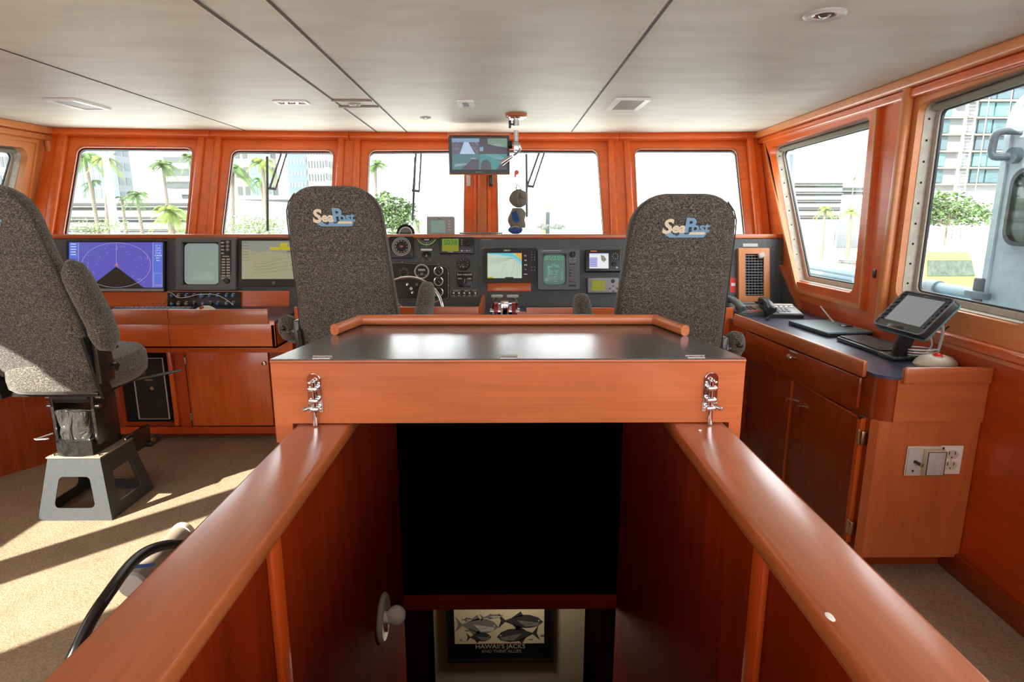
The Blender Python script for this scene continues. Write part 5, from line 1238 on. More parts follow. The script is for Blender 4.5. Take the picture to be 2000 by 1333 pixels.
mb.prism([Q(0, .5), Q(.5, .5), Q(.5, .9), Q(0, .9)], z, z + e, 'tv_shore'); mb.prism([Q(0, .88), Q(.5, .88), Q(.5, 1), Q(0, 1)], z, z + e * 2, 'tv_sky')
mb.prism([Q(.14, .5), Q(.42, .5), Q(.30, .88), Q(.22, .88)], z, z + e * 3, 'tv_white')
for q_ in range(26):
    f = R.choice([R.uniform(.01, .15), R.uniform(.35, .47)]); gg = R.uniform(.54, .9); X, Y = Q(f, gg); mb.box(-.008, .008, -.0012, .0012, z, z + e * 4, R.choice(['tv_green', 'tv_sky', 'tv_boat']), M=T(X, Y, 0) @ RZ(60 if f < .25 else -50))
mb.prism([Q(.5, .5), Q(1, .5), Q(1, 1), Q(.5, 1)], z, z + e, 'tv_dark'); mb.prism([Q(.65, .82), Q(1, .70), Q(1, 1), Q(.65, 1)], z, z + e * 2, 'tv_green'); mb.prism([Q(.5, .58), Q(.57, .60), Q(.57, .74), Q(.5, .72)], z, z + e * 2, 'tv_sky'); mb.prism([Q(.70, .80), Q(.85, .74), Q(.96, .76), Q(.86, .84)], z, z + e * 3, 'tv_boat')
mb.prism([Q(0, 0), Q(.5, 0), Q(.5, .5), Q(0, .5)], z, z + e, 'tv_sea'); mb.prism([Q(.5, 0), Q(1, 0), Q(1, .5), Q(.5, .5)], z, z + e, 'tv_sea2')
mb.prism([Q(.15, 0), Q(.48, 0), Q(.49, .32), Q(.36, .34), Q(.30, .22)], z, z + e * 2, 'tv_dark'); mb.prism([Q(.04, .08), Q(.26, .16), Q(.28, .20), Q(.05, .18)], z, z + e * 3, 'tv_boat'); mb.prism([Q(.34, .34), Q(.44, .34), Q(.43, .38), Q(.35, .38)], z, z + e * 3, 'tv_boat')
mb.prism([Q(.52, .0), Q(.72, .0), Q(.70, .22), Q(.64, .32), Q(.56, .30), Q(.52, .18)], z, z + e * 2, 'tv_dark'); mb.prism([Q(.80, 0), Q(1, 0), Q(1, .38), Q(.92, .30)], z, z + e * 2, 'tv_dark')
for q_ in range(5): mb.tube([(*Q(.60 + .05 * q_, .5), z + e * 2), (*Q(.8 + .04 * q_, .36), z + e * 2), (*Q(1, .30 + .03 * q_), z + e * 2)], .0008, n=4, mat='tv_white', smooth=3)
mb.box(Q(.497, 0)[0], Q(.503, 0)[0], y0, y1, z, z + e * 4, 'tv_dark'); mb.build('screen', t)
for px, m_, lab in ((916, 'light_plastic', 'small white latch box on the middle window post, under the left of the screen'), (959, 'black', 'small black latch box on the middle window post, under the right of the screen')):
    p = atY(px, 352, 4.72); MB(m_).box(p.x - .014, p.x + .014, 4.66, 4.80, p.z - .045, p.z + .045, bev=.004).build('window_latch', label=lab, cat='latch')
# pole
Yp = 3.96
def hp(px, py, dy=0): return atY(px, py, Yp + dy)
pc = atZ(1008, 222, CZ); Yp = pc.y; O = V((pc.x, Yp, CZ)); Wp = WB(O)
t = thing('ceiling_pole', 'chrome pole with a clamp and lamp head hanging from a wooden ceiling disc', 'pole', O)
MB('rail_x', Wp @ T(O.x, O.y, O.z)).lathe([(.001, -.024), (.062, -.024), (.068, -.018), (.068, 0), (.001, 0)], n=32).build('ceiling_disc', t)
MB('chrome', Wp @ T(O.x, O.y, O.z)).lathe([(.001, -.034), (.045, -.034), (.048, -.024), (.001, -.024)], n=28).build('flange', t)
e_ = hp(1007, 286); MB('steel', Wp).cyl((O.x, O.y, O.z - .03), (O.x, O.y, e_.z + .12), .019, n=20).cyl((O.x, O.y, O.z - .1), (O.x, O.y, e_.z), .015, n=20).box(O.x - .016, O.x + .016, Yp - .02, Yp + .02, e_.z - .03, e_.z + .03, bev=.005).build('tube', t)
k1 = hp(996, 243); MB('black', Wp).box(k1.x - .008, k1.x + .008, Yp - .012, Yp + .012, k1.z - .024, k1.z + .024, bev=.006).cyl((k1.x, Yp, k1.z), (O.x, Yp, k1.z), .005).build('clamp_knob', t)
k2 = hp(996, 283); MB('black', Wp).cyl((k2.x - .012, Yp, k2.z), (k2.x + .014, Yp, k2.z), .024, n=7).cyl((k2.x, Yp, k2.z), (O.x, Yp, k2.z), .005, mat='steel').build('clamp_knob', t)
MB('steel', Wp).tube([hp(1012, 283), hp(1017, 290), hp(1012, 297), hp(1003, 304)], .007, n=8, smooth=4).box(hp(1011, 280).x - .01, hp(1011, 280).x + .02, Yp - .012, Yp + .012, hp(0, 290).z, hp(0, 279).z, bev=.004).build('joint', t)
MB('chrome', Wp).cyl(hp(1001, 305), hp(979, 319), .009, .019, n=18).cyl(hp(979, 319), hp(977.5, 320), .017, .015, mat='light_plastic', n=18).build('lamp_head', t)
# things hanging from it
def hang(px, py): return hp(px, py)
MB('light_plastic').tube([hang(1007, 302), hang(1006, 320), hang(1007, 332)], .0016, n=5).tube([hang(1010, 302), hang(1011, 318), hang(1009, 332)], .0016, n=5, mat='black').tube([hang(1009, 343), hang(1010, 352), hang(1009, 368)], .002, n=5, mat='dark_plastic').build('lanyard', label='thin lanyard cord hanging from the chrome pole', cat='cord')
p = hang(1009, 337); t = thing('whistle', 'red plastic whistle hanging on the lanyard under the pole', 'whistle', p)
MB('red').cyl((-.0, -.008, .0), (0, .008, .0), .015, n=18).box(-.014, -.003, -.007, .007, -.030, .0, bev=.003).build('body', t)
p = hang(1013, 388); t = thing('cap', 'khaki cap hanging upside down from the lanyard', 'hat', p)
lo = []
for i in range(9):
    f = i / 8; zz = .058 - .116 * f; r = .060 * math.sqrt(max(.02, 1 - (2 * f - 1) ** 2 * .96)); lo.append([(r * (1 + .05 * math.sin(3 * a + i)) * math.cos(a), r * .75 * math.sin(a), zz) for a in [2 * math.pi * j / 20 for j in range(20)]])
MB('hat_khaki').loft(lo).build('crown', t)
MB('hat_khaki').tube([(.0, -.046, .050), (-.012, -.055, .0), (-.004, -.052, -.030)], .008, n=8, smooth=4).tube([(.0, -.046, .050), (.018, -.052, .01), (.036, -.046, .002)], .006, n=8, smooth=4).build('strap', t)
MB('dark_plastic').tube([(-.010, -.02, .085), (-.016, -.025, .06), (.0, -.045, .045), (.012, -.02, .06), (-.006, -.015, .085)], .003, n=6, smooth=4).build('clip', t)
p = hang(1010, 424); t = thing('cap', 'khaki and blue cap hanging below the khaki one, its blue brim lowest', 'hat', p)
lo = []
for i in range(9):
    f = i / 8; zz = .056 - .125 * f; r = (.030, .040, .047, .052, .056, .058, .055, .050, .042)[i]; lo.append([(.006 * math.sin(i) + r * (1 + .08 * math.sin(4 * a + i)) * math.cos(a), r * .7 * math.sin(a), zz) for a in [2 * math.pi * j / 20 for j in range(20)]])
MB('hat_khaki').loft(lo).build('crown', t)
MB('hat_blue').prism([(-.036, .03), (-.006, .042), (.016, -.02), (-.004, -.035), (-.028, -.02)], .0, .012, M=frame((0, -.036, 0), (1, 0, 0), (0, -.25, 1))).build('blue_panel', t)
q_ = hang(1007, 449) - p
MB('hat_blue').ball(tuple(q_), .040, sx=1.15, sy=.8, sz=.75).ball((q_.x - .032, q_.y, q_.z - .002), .018, sz=.8).build('blue_brim', t)
MB('light_plastic').tube([(q_.x - .03, q_.y - .024, q_.z + .012), (q_.x, q_.y - .032, q_.z + .022), (q_.x + .032, q_.y - .024, q_.z + .012)], .003, n=6, smooth=4).build('brim_piping', t)

# ================================================================ ON THE FLOOR BY THE LEFT RAIL
hz = .25
pts = [atZ(140, 1290, .10), atZ(176, 1215, .18), atZ(212, 1160, .22), atZ(258, 1100, .22), atZ(300, 1072, .20), atZ(350, 1064, .14), atZ(395, 1072, .06)]
MB('rubber').tube(pts, .020, n=12, smooth=6).build('hose', label='thick black hose arching up from the carpet beside the left handrail', cat='hose')
a, b = atZ(352, 1048, .09), atZ(262, 1140, .09)
t = thing('rolled_pipe', 'beige cylindrical tube lying on the carpet beside the left handrail', 'tube', (a + b) / 2 - V((0, 0, .09)))
Wq = WB(t.matrix_world.translation)
MB('cream_plastic', Wq).cyl(a, b, .045, n=20, mat='tan_plastic').cyl(a, a + (a - b).normalized() * .03, .050, n=20).build('tube_body', t)
MB('light_plastic', Wq).cyl(b, b + (b - a).normalized() * .02, .048, n=20).build('tube_end', t)
MB('tape_blue').tube([atZ(246, 1122, .17), atZ(262, 1108, .17), atZ(284, 1106, .16), atZ(300, 1103, .14)], .007, n=6, smooth=4).build('blue_tie', label='bright blue tie between the black hose and the beige tube', cat='tie')
# ================================================================ OUTSIDE
speck('building_white', (.20, .205, .21), .05, 2, .8); speck('building_band', (.025, .028, .028), .1, 2, .8); speck('building_blue', (.045, .075, .09), .08, 2, .5); speck('building_glass', (.035, .075, .085), .15, 1, .3)
speck('building_grey', (.13, .145, .155), .05, 2, .8); speck('building_beige', (.15, .135, .11), .05, 2, .8); speck('window_dark', (.022, .03, .033), .1, 2, .5); speck('teal_strip', (.06, .15, .16), .1, 2, .4)
speck('ground_pale', (.60, .60, .58), .04, 1, .9); speck('quay', (.5, .5, .48), .05, 2, .9); speck('rock', (.07, .075, .07), .5, 6, .9)
speck('leaf_green', (.055, .105, .022), .3, 3, .7); speck('leaf_dark', (.03, .065, .018), .35, 3, .7); speck('leaf_bright', (.11, .155, .02), .25, 3, .7); speck('trunk', (.10, .085, .065), .3, 12, .9)
speck('rail_blue', (.13, .20, .23), .05, 8, .4); speck('vehicle_yellow', (.15, .155, .03), .05, 3, .4); speck('vehicle_glass', (.03, .045, .03), .4, 9, .2); speck('crane_yellow', (.42, .34, .10), .1, 3, .5); speck('steel_handle', (.07, .10, .11), .2, 30, .4)
GZ = -3.0
g = MB('ground_pale').prism([(-700, 6.2), (700, 6.2), (700, 900), (-700, 900)], GZ - .3, GZ).prism([(6, -60), (700, -60), (700, 6.2), (6, 6.2)], GZ - .3, GZ).build('ground', kind='structure')
def sz(px, Y): return px * Y / F * 1.0
def tower(lab, x0, x1, ytop, Y, wall='building_white', glass='building_blue', nx=6, fl=3.2, depth=6, mode='grid', gw=.6, gh=.55, top_cut=None):
    a = atY(x0, 418, Y); b = atY(x1, 418, Y); tp = atY((x0 + x1) / 2, ytop, Y)
    w = b.x - a.x; h = tp.z - GZ; cx = (a.x + b.x) / 2
    t = thing('tower', lab, 'building', V((cx, Y + depth / 2, GZ)))
    d = depth / 2
    MB(wall).box(-w/2, w/2, -d, d, 0, h).build('wall', t)
    n = int(h / fl)
    mb = MB(glass)
    if mode == 'band':
        for i in range(n): mb.box(-w*.48, w*.48, -d - .08, -d, i*fl + fl*.45, i*fl + fl*.9)
        for i in range(n): mb.box(-w*.5, w*.5, -d - .5, -d, i*fl, i*fl + fl*.30, wall)
    elif mode == 'grid':
        cw = w / nx
        for i in range(n):
            for j in range(nx): mb.box(-w/2 + (j + .5 - gw/2)*cw, -w/2 + (j + .5 + gw/2)*cw, -d - .06, -d, i*fl + fl*(.5-gh/2), i*fl + fl*(.5+gh/2))
    elif mode == 'vert':
        cw = w / nx
        for j in range(nx): mb.box(-w/2 + (j + .5 - gw/2)*cw, -w/2 + (j + .5 + gw/2)*cw, -d - .06, -d, 0, h - 1)
        for i in range(n): mb.box(-w/2, w/2, -d - .10, -d, i*fl, i*fl + .35, wall)
    sd = 1 if cx < 0 else -1; xs = sd * w / 2; xa, xb = (xs, xs + .08) if sd > 0 else (xs - .08, xs)
    for i in range(n): mb.box(xa, xb, -d + .6, -.4, i*fl + fl*.35, i*fl + fl*.85); mb.box(xa, xb, .4, d - .6, i*fl + fl*.35, i*fl + fl*.85)
    mb.build('window', t, kind='stuff')
    return t
# seen through the left windows
tower('pale blue glass tower at the left of the first bow window', 165, 238, 262, 150, 'building_grey', 'building_blue', 7, 3.4, mode='vert')
tower('white banded tower in the first bow window, behind the tall palm', 330, 378, 296, 150, 'building_white', 'window_dark', 4, 3.0, mode='band')
tower('low pale blue blocks between the two towers of the first bow window', 283, 332, 368, 140, 'building_white', 'building_blue', 5, 4, mode='grid')
tower('beige tower with dark square windows at the left of the second bow window', 466, 524, 262, 110, 'building_beige', 'window_dark', 4, 3.3)
tower('slim teal tower face in the second bow window', 496, 510, 262, 101, 'teal_strip', 'building_blue', 1, 3.3)
tower('pale blue tower with a fine grid of windows in the second bow window', 567, 604, 262, 138, 'building_blue', 'building_white', 6, 2.4, gw=.35, gh=.4)
tower('white curved front tower with dark slots beside the pale blue one', 607, 640, 262, 128, 'building_white', 'window_dark', 6, 2.6, gw=.4, gh=.55)
tower('narrow bright blue tower half hidden by the left helm chair', 553, 562, 382, 120, 'teal_strip', 'building_blue', 1, 3)
tower('white tower block seen through the far left side window', 8, 34, 284, 90, 'building_white', 'window_dark', 3, 2.6, gw=.7)
# parking garage
def slab_building(lab, x0, x1, rows, Y, wall='building_white', band='building_band', name='garage', depth=20):
    a = atY(x0, 418, Y); b = atY(x1, 418, Y); w = b.x - a.x; ztop = atY(500, rows[0][0] - 8, Y).z
    t = thing(name, lab, 'building', V(((a.x + b.x) / 2, Y + depth / 2, GZ)))
    MB(wall).box(-w/2, w/2, -depth/2, depth/2, 0, ztop - GZ).build('wall', t)
    for (ya, yb_) in rows:
        z1, z0 = atY(500, ya, Y).z - GZ, atY(500, yb_, Y).z - GZ
        MB(band).box(-w*.495, w*.495, -depth/2 - .1, -depth/2, z0, z1).build('opening', t)
        MB(wall).box(-w*.5, w*.5, -depth/2 - .4, -depth/2 - .1, z0 + (z1 - z0)*.42, z0 + (z1 - z0)*.52).build('rail_band', t)
    return t
slab_building('long white parking garage with dark open floors behind the palms', 118, 442, [(397, 411), (424, 434), (448, 453)], 60)
slab_building('white garage block in the second bow window, behind the flowering bushes', 446, 566, [(390, 406), (420, 430)], 84)
slab_building('white terraced building with planted floors in the first right window', 1536, 1640, [(357, 366), (374, 382), (390, 397), (405, 412), (421, 428)], 70, depth=8, name='terraced_building')
slab_building('pale low building at the right of the first right window', 1636, 1720, [(366, 380)], 80, name='terraced_building')
# towers to starboard
tower('pale blue tower edge at the left of the first right window', 1505, 1541, 240, 90, 'building_white', 'building_blue', 3, 3.2, mode='vert')
tower('faint blue tower behind the post between the right windows', 1690, 1760, 240, 150, 'building_white', 'building_blue', 6, 3.2)
# glazed construction tower in the near right window
def glass_tower():
    Y = 112
    a, b, c_, d_ = (atY(x, 418, Y) for x in (1770, 1852, 1888, 2060)); base = atY(1850, 362, Y).z; top = atY(1850, 60, Y).z
    t = thing('construction_tower', 'tall teal glass tower under construction in the near right window', 'building', V((a.x + 14, Y + 10, GZ)))
    Wt_ = WB(t.matrix_world.translation)
    MB('building_white', Wt_).box(a.x, d_.x + 6, Y + 1, Y + 18, GZ, top).build('wall', t)
    fh = (top - base) / 9.0
    for nm, x0, x1, m_ in (('glass_bay', a.x, b.x - 1.5, 'building_glass'), ('glass_bay', c_.x, d_.x, 'building_glass')):
        mb = MB(m_, Wt_); n = 3 if x0 == a.x else 6
        for i in range(9):
            for j in range(n):
                cw = (x1 - x0) / n; mb.box(x0 + j*cw + .15, x0 + (j+1)*cw - .15, Y + .6, Y + 1.0, base + i*fh + .5, base + (i+1)*fh - .1, ('building_glass', 'building_blue', 'teal_strip')[(i * 2 + j * 3) % 3])
        mb.build(nm, t)
    mb = MB('building_beige', Wt_)
    for i in range(10):
        z = base + i*fh; mb.box(a.x, d_.x, Y - .2, Y + 1, z, z + .30)
    for i in range(8): x = a.x + (d_.x - a.x) * i / 7; mb.cyl((x, Y - .4, GZ), (x, Y - .4, top), .10, n=6)
    mb.build('scaffold', t)
    mb = MB('building_white', Wt_); xh = (b.x + c_.x) / 2 - 1
    for s in (-1, 1): mb.box(xh + s*.8 - .12, xh + s*.8 + .12, Y - 1.2, Y - 1, GZ, top)
    for i in range(60): z = GZ + (top - GZ) * i / 60; mb.box(xh - .8, xh + .8, Y - 1.2, Y - 1.1, z, z + .08)
    mb.build('hoist_mast', t); MB('crane_yellow', Wt_).box(xh - 4.4, xh - 1, Y - 2.4, Y - 1.2, base + 7.6 * fh * .72, base + 7.6 * fh * .72 + 2.2).build('hoist_cage', t)
glass_tower()

# ---------------------------------------------------------------- palms, trees, shrubs
def palm(lab, top, foot_px, Y, size, n=16, mat='leaf_green', seed=1, lean=None, group='palms ashore'):
    """top = image place of the crown, size = frond length in image pixels"""
    rr = random.Random(seed); c = atY(*top, Y); L = sz(size, Y); fx_ = atY(foot_px, 430, Y).x
    t = thing('palm_tree', lab, 'tree', V((fx_, Y, GZ)), group); W_ = WB(t.matrix_world.translation)
    r0 = max(.12, L * .07)
    MB('trunk', W_).tube([(fx_, Y, GZ), (fx_ + (c.x - fx_)*.35, Y, GZ + (c.z - GZ)*.45), (fx_ + (c.x - fx_)*.8, Y, GZ + (c.z - GZ)*.85), tuple(c)], [r0*1.3, r0, r0*.85, r0*.8], n=8, smooth=4).build('trunk', t)
    mb = MB(mat, W_ @ Matrix.Translation(c))
    for i in range(n):
        az = 2 * math.pi * (i + rr.uniform(-.3, .3)) / n; el = rr.choice([.9, .5, .15, -.15, -.45]) + rr.uniform(-.12, .12); l = L * rr.uniform(.85, 1.12)
        pr_ = []
        for k in range(8):
            f = k / 7; d = V((math.cos(az) * math.cos(el), math.sin(az) * math.cos(el), math.sin(el))); pr_.append(d * l * f + V((0, 0, -l * .75 * f ** 2.2)))
        mb.tube(pr_, L * .012, n=3)
        sd = V((-math.sin(az), math.cos(az), 0))
        for k in range(1, 32):
            f = k / 32; q = f * 7; i0 = min(int(q), 6); p = pr_[i0].lerp(pr_[i0 + 1], q - i0); dd = (pr_[min(i0 + 1, 7)] - pr_[i0]).normalized()
            ll = L * .30 * math.sin(math.pi * min(1, .18 + f * .85)) ** .6; wv = dd * (L * .011)
            for s in (-1, 1):
                e = p + sd * s * ll * .8 + dd * ll * .45 + V((0, 0, -ll * (.35 + .35 * f)))
                m_ = (p + e) / 2 + V((0, 0, ll * .08)); mb.add([p - wv, p + wv, m_ + wv * 1.1, e, m_ - wv * .9], [[0, 1, 2, 3, 4]])
    mb.build('fronds', t, smooth=False); return t
palm('tall palm with a curved trunk at the left of the first bow window', (165, 305), 193, 42, 36, 18, seed=2)
palm('tall palm with yellow green fronds right of the white lamp post', (207, 308), 200, 40, 34, 14, 'leaf_bright', seed=3)
palm('palm at mid height behind the tall curved palm', (180, 357), 186, 46, 24, 14, 'leaf_dark', seed=4)
palm('full palm with a straight trunk in the right half of the first bow window', (318, 322), 330, 44, 36, 20, seed=5)
palm('palm at the right edge of the first bow window', (372, 308), 386, 40, 28, 14, seed=6)
palm('low palm above the garage in the middle of the first bow window', (267, 380), 276, 42, 30, 18, seed=7)
palm('small dark palm left of the low middle palm', (238, 388), 243, 44, 18, 12, 'leaf_dark', seed=8)
palm('bushy bright yellow green palm low in the first bow window', (332, 412), 338, 30, 42, 24, 'leaf_bright', seed=9)
palm('dense palm with hanging fronds at the left of the second bow window', (455, 330), 444, 34, 44, 24, seed=10)
palm('palm crown in the middle of the second bow window', (512, 318), 522, 38, 36, 18, 'leaf_bright', seed=11)
palm('smaller palm behind the wiper in the second bow window', (508, 352), 526, 42, 22, 14, seed=12)
palm('single palm with a straight trunk at the left of the third bow window', (733, 322), 732, 40, 34, 18, seed=13)
palm('low palm top beside the dash compass', (815, 432), 818, 30, 20, 12, seed=14)
palm('young palm on the far shore in the first right window, left one', (1612, 408), 1612, 55, 22, 14, 'leaf_bright', seed=15)
palm('young palm on the far shore in the first right window, right one', (1664, 412), 1664, 55, 22, 14, 'leaf_bright', seed=16)
def crown(name, lab, cat, x0, x1, y0, y1, Y, mat='leaf_green', n=700, seed=1, group=None, trunk=True, leaf=1.0, flowers=None, tw=1.0):
    rr = random.Random(seed); a, b = atY(x0, y1, Y), atY(x1, y0, Y); cx = (a.x + b.x) / 2; w, h = b.x - a.x, b.z - a.z
    t = thing(name, lab, cat, V((cx, Y, GZ)), group); W_ = WB(t.matrix_world.translation)
    mb = MB(mat, W_); lobes = [(rr.uniform(-.32, .32), rr.uniform(-.3, .3), rr.uniform(-.22, .25), rr.uniform(.18, .30)) for _ in range(12)]
    s = h * .045 * leaf
    for i in range(n):
        lx_, ly, lz, lr = rr.choice(lobes); d = V((rr.gauss(0, 1), rr.gauss(0, 1), rr.gauss(0, 1))).normalized() * rr.uniform(.6, 1)
        p = V((cx + (lx_ + d.x * lr) * w, Y + (ly + d.y * lr) * w * .5, (a.z + b.z) / 2 + (lz + d.z * lr) * h))
        u = V((rr.uniform(-1, 1), rr.uniform(-1, 1), rr.uniform(-.5, .5))).normalized() * s * rr.uniform(.7, 1.5); v = u.cross(V((rr.uniform(-1, 1), rr.uniform(-1, 1), rr.uniform(-1, 1)))).normalized() * s * .55
        mb.add([p - u, p - v * .9, p + u, p + v], [[0, 1, 2, 3]], flowers if flowers and rr.random() < .25 else (mat if rr.random() < .6 else 'leaf_dark' if mat != 'leaf_bright' else 'leaf_green'))
    mb.build('foliage', t, smooth=False)
    if trunk:
        m2 = MB('trunk', W_); zc = (a.z + b.z) / 2 - h * .1
        m2.tube([(cx, Y, GZ), (cx, Y, zc - h * .2), (cx + w * .03, Y, zc)], [h * .05 * tw, h * .04 * tw, h * .03 * tw], n=8)
        for lx_, ly, lz, lr in lobes[:6]: m2.tube([(cx, Y, zc - h * .25), (cx + lx_ * w, Y + ly * w * .5, (a.z + b.z) / 2 + lz * h)], [h * .025, h * .012], n=5)
        m2.build('trunk', t)
    return t
crown('leafy_tree', 'round leafy green tree behind the left helm chair in the third bow window', 'tree', 722, 814, 370, 470, 26, 'leaf_green', 1500, 3)
crown('flowering_bush', 'pale flowering bush at the lower left of the first bow window', 'bush', 132, 246, 424, 470, 26, 'leaf_bright', 900, 4, flowers='building_white')
crown('flowering_bush', 'pale flowering bush along the bottom of the second bow window', 'bush', 440, 566, 420, 470, 26, 'leaf_bright', 1200, 5, flowers='building_white')
crown('leafy_tree', 'flat dark crown above the terraced building', 'tree', 1528, 1578, 342, 356, 66, 'leaf_dark', 300, 6)
crown('leafy_tree', 'small round tree on the roof beside the right window post', 'tree', 1644, 1694, 330, 356, 66, 'leaf_green', 400, 7)
crown('leafy_tree', 'wide spreading tree below the construction tower', 'tree', 1745, 1965, 366, 452, 88, 'leaf_green', 2600, 8, tw=.45)
crown('hedge', 'row of planting along the top terrace of the white building', 'hedge', 1556, 1706, 358, 367, 64, 'leaf_bright', 500, 9, trunk=False)
crown('hedge', 'planting along the second terrace of the white building', 'hedge', 1560, 1616, 373, 383, 64, 'leaf_green', 260, 10, trunk=False)
for o in [o for o in bpy.data.objects if o.name in ('hedge.001', 'hedge')]:
    bld = bpy.data.objects['terraced_building']
    for ch_ in children(o): ch_.parent = bld; ch_.location = o.location - bld.location; ch_.name = 'planting'
    bpy.data.objects.remove(o)
crown('leafy_tree', 'low wide green tree in front of the white terraced building', 'tree', 1580, 1690, 408, 430, 58, 'leaf_bright', 700, 11)
# lamp post, harbour bits
a = atY(205, 300, 38); MB('building_white').cyl((a.x, 38, GZ), (a.x, 38, a.z), .35, .16, n=12).tube([(a.x, 38, a.z - .3), (a.x - .9, 38, a.z + .5), (a.x - 1.6, 38, a.z + .3)], .12, n=6).tube([(a.x, 38, a.z - .3), (a.x + .9, 38, a.z + .5), (a.x + 1.6, 38, a.z + .3)], .12, n=6).build('lamp_post', label='white twin arm lamp post between the palms of the first bow window', cat='lamp post')
a, b = atY(1061, 398, 120), atY(1061, 440, 120)
MB('crane_yellow').box(a.x - .5, a.x + .5, 119.5, 120.5, GZ, a.z).tube([(a.x, 120, a.z), (a.x - 3, 120, b.z + 3)], .25, n=5).tube([(a.x, 120, a.z), (a.x + 4, 120, b.z + 2)], .15, n=5).box(a.x - 1, a.x + 1, 119.3, 120.7, GZ, b.z - 2).build('harbour_crane', label='small yellow harbour crane far off beyond the hanging caps', cat='crane')
a, b = atY(1066, 414, 121), atY(1074, 440, 121); MB('building_blue').box(a.x, b.x, 121, 124, GZ, a.z).build('harbour_shed', label='pale blue shed beside the distant yellow crane', cat='building')
a, b = atY(1052, 438, 118), atY(1102, 441, 118); mb = MB('rock')
for i in range(12): x = a.x + (b.x - a.x) * i / 11; mb.ball((x, 118, a.z - .5 + .2 * math.sin(i * 2)), .5 + .2 * math.sin(i), n=8)
mb.build('debris_heap', label='low dark heap on the ground around the distant yellow crane', cat='heap')
for px, Y, s, lab in ((1584, 185, 3.6, 'small white boat moored far off in the first right window, left one'), (1648, 180, 3.8, 'small white boat moored far off in the first right window, right one')):
    p = atY(px, 446, Y); t = thing('moored_boat', lab, 'boat', V((p.x, Y, GZ))); L_ = 1.3 * s
    MB('building_white').loft([[(x * L_, y * w_, z * s) for x, y in ((-1, -.8), (.5, -.8), (1.05, 0), (.5, .8), (-1, .8))] for z, w_ in ((0, .4), (.5, .6), (.62, .62))]).build('hull', t); MB('building_grey').box(-.5 * s, .3 * s, -.3, .3, .6 * s, .95 * s).build('cabin', t)
# own deck: pale blue bulwark and rails outside the right windows
DZ = .0
p0, p1 = atX(1550, 520, 3.3), atX(1700, 545, 3.3)
struct('deck_outside', MB('rail_blue').box(1.96, 3.6, -2, 9, -.3, -.05))
tr_ = thing('side_rail', 'pale blue tubular deck rail outside the right windows', 'railing', V((2.9, 3.4, 0))); Wr = WB((2.9, 3.4, 0))
zr = atX(1850, 565, 2.9).z
MB('rail_blue', Wr).cyl((2.9, -1.5, zr), (2.9, 8.4, zr), .036, n=14).build('top_rail', tr_)
MB('rail_blue', Wr).cyl((2.9, -1.5, zr - .42), (2.9, 8.4, zr - .42), .022, n=12).build('lower_rail', tr_)
for i in range(7): MB('rail_blue', Wr).cyl((2.9, -1 + 1.5 * i, -.05), (2.9, -1 + 1.5 * i, zr), .022, n=12).build('stanchion', tr_)
q = atX(1824, 563, 2.9); MB('steel_handle').cyl((2.9, q.y - .05, q.z), (2.9, q.y + .05, q.z), .055, n=18).tube([(2.9, q.y, q.z - .04), (2.9, q.y - .02, q.z - .09)], .02, n=8).build('rail_clamp', label='dark grey clamp round the pale blue rail in the near right window', cat='clamp')
bw = thing('side_bulwark', 'pale blue bulwark edge low in the first right window', 'bulwark', V((3.5, 6, -.05))); Wb = WB((3.5, 6, -.05))
pa = atX(1553, 520, 3.5); pb_ = atX(1700, 540, 3.5)
MB('rail_blue', Wb).box(3.44, 3.56, 3.6, 9, -.05, .80, bev=.02).box(3.38, 3.62, 3.6, 9, .80, .88, bev=.02).build('plating', bw)
MB('front_x', Wb).box(3.40, 3.60, 5.6, 7.4, .88, .93, bev=.02).build('wooden_cap', bw)
a, b = atY(1594, 514, 48), atY(1690, 530, 48)
mb = MB('rock'); 
for i in range(26): mb.ball((a.x + (b.x - a.x) * R.random(), 48 + R.random() * 2, GZ + .25 * R.random()), .7 + .35 * R.random(), n=7)
mb.build('rock_bank', label='dark rocky bank beyond the rail in the first right window', cat='rocks')
# yellow vehicle on the quay
Yv = 14; a, b = atY(1806, 494, Yv), atY(1905, 600, Yv); w, h = b.x - a.x, a.z - b.z
t = thing('yellow_truck', 'pale yellow truck cab with a dark window on the quay in the near right window', 'vehicle', V(((a.x + b.x) / 2, Yv + 1.2, b.z - .8)))
hh = a.z - (b.z - .8)
MB('vehicle_yellow').loft([[(x * f, y * f, z) for x, y in rrect(-w/2, w/2, -1.2, 1.2, .12, 3)] for z, f in ((.35, 1.0), (hh * .72, 1.0), (hh * .95, .86), (hh, .80))]).build('cab', t)
MB('vehicle_glass').prism([(-w*.40, hh * .02), (w*.40, hh * .02), (w*.37, hh * .20), (-w*.37, hh * .20)], .0, .03, M=frame((0, -1.205, hh * .72), (1, 0, 0), (0, .168, hh * .23))).build('windscreen', t)
MB('black').box(-w*.42, w*.42, -1.25, -1.2, .42, .70, bev=.02).build('bumper', t)
for s in (-1, 1): MB('black_matte').cyl((s*w*.48 - .12, -.6, .36), (s*w*.48 + .12, -.6, .36), .36, n=20).build('wheel', t)
p = atY(1790, 555, 15); MB('rock').box(p.x - 1.9, p.x - .9, 15.4, 16.2, GZ, p.z + .2, bev=.1).build('quay_block', label='dark block beside the yellow truck', cat='block')
struct('quay_outside', MB('quay').box(4.6, 60, 10, 30, GZ, b.z - .8))
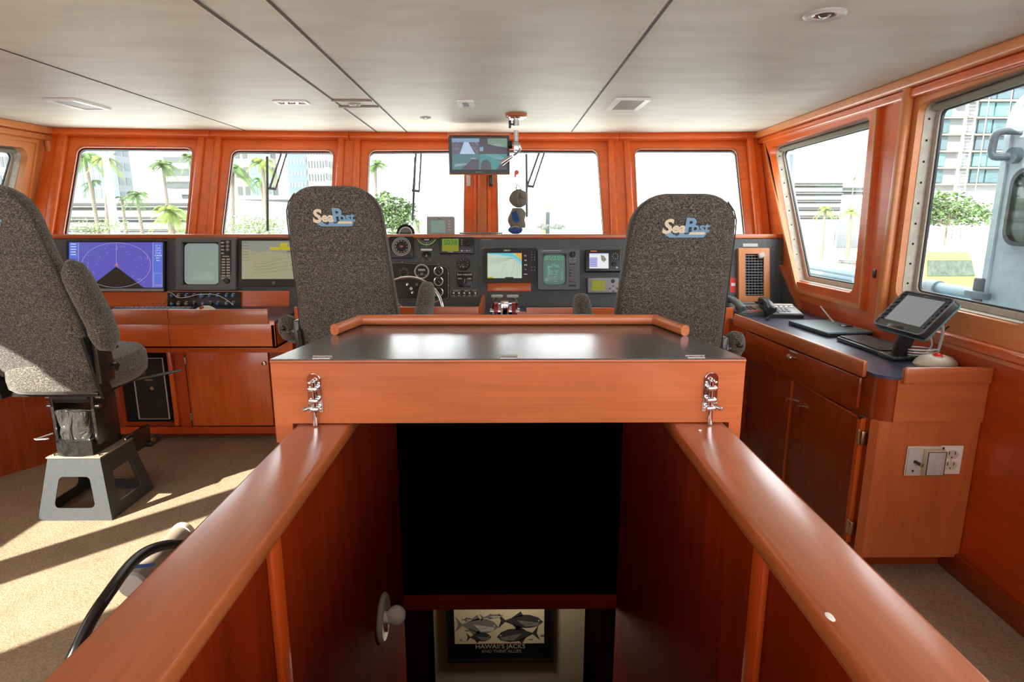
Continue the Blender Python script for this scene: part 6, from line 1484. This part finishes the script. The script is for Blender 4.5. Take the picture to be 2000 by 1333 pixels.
# open steel door outside the near right window
Xd = 2.32
dq_ = lambda px, py: atX(px, py, Xd)
ya_ = dq_(1925, 600).y; ztop_ = dq_(1960, 190).z
t = thing('steel_door', 'open pale grey steel weather door with rounded corners outside the near right window', 'door', V((Xd, ya_ - .45, -.05))); Wd = WB((Xd, ya_ - .45, -.05))
Md = frame((Xd, ya_, 0), (0, -1, 0), (0, 0, 1))
MB('pale_steel', Wd @ Md).prism(rrect(0, .80, .12, ztop_, .14, 7), -.03, .03).ring(rrect(.0, .80, .12, ztop_, .14, 7), rrect(.035, .765, .155, ztop_ - .035, .11, 7), .03, .042).build('door_leaf', t)
pw = lxy(Md, dq_(1990, 405)); wi = rrect(pw[0] - .01, pw[0] + .34, pw[1] - .17, pw[1] + .17, .07)
MB('rubber', Wd @ Md).ring([(x, y) for x, y in wi], [(pw[0] + .165 + (x - pw[0] - .165) * .9, pw[1] + (y - pw[1]) * .9) for x, y in wi], .03, .05).prism(wi, .030, .036, 'vehicle_glass').build('door_window', t)
h0 = lxy(Md, dq_(2010, 256)); h1 = lxy(Md, dq_(2000, 304))
MB('steel_handle', Wd @ Md).tube([(h0[0] + .0, h0[1], .03), (h0[0] - .045, h0[1], .10), (h0[0] - .055, (h0[1] + h1[1]) / 2, .11), (h1[0] - .045, h1[1], .10), (h1[0] + .0, h1[1], .03)], .017, n=12, smooth=5).cyl((h1[0], h1[1], .03), (h1[0], h1[1], .06), .036, n=18).build('handle', t)
g0 = lxy(Md, dq_(1925, 575))
MB('steel_handle', Wd @ Md).box(g0[0] - .03, g0[0] + .04, g0[1] - .15, g0[1] + .08, .03, .05, 'grey_metal', bev=.01).box(g0[0] - .05, g0[0] + .10, g0[1] - .018, g0[1] + .018, .045, .075, bev=.01).build('hinge', t)
# wipers outside the three middle windows
def wiper(top_px, arm_bot, blade0, blade1, lab, i):
    a, b = TP[i], TP[i + 1]; M = frame(a, b - a, RDIR); n = M.col[2].to_3d(); o = M.translation - n * .075
    P_ = lambda p: onpl(*p, o, n)
    t = thing('wiper', lab, 'wiper', P_(arm_bot), 'window wipers'); Ww = WB(P_(arm_bot))
    s = V((.012, 0, 0)); A_, B_ = P_(top_px), P_(arm_bot)
    MB('charcoal', Ww).tube([A_, B_], .008, n=8).tube([A_ + V((.040, 0, .0)), B_ + V((.045, 0, -.005))], .007, n=8).tube([B_ - V((.01, 0, 0)), B_ + V((.05, 0, -.008))], .010, n=8).build('wiper_arm', t)
    MB('rubber', Ww).tube([P_(blade0), P_(blade1)], .010, n=6).build('wiper_blade', t)
wiper((552, 292), (527, 368), (522, 307), (523, 452), 'black pantograph wiper on the second bow window', 1)
wiper((813, 293), (807, 372), (811, 308), (806, 432), 'black pantograph wiper on the third bow window', 2)
wiper((1055, 293), (1030, 363), (1028, 302), (1029, 424), 'black pantograph wiper on the fourth bow window', 3)
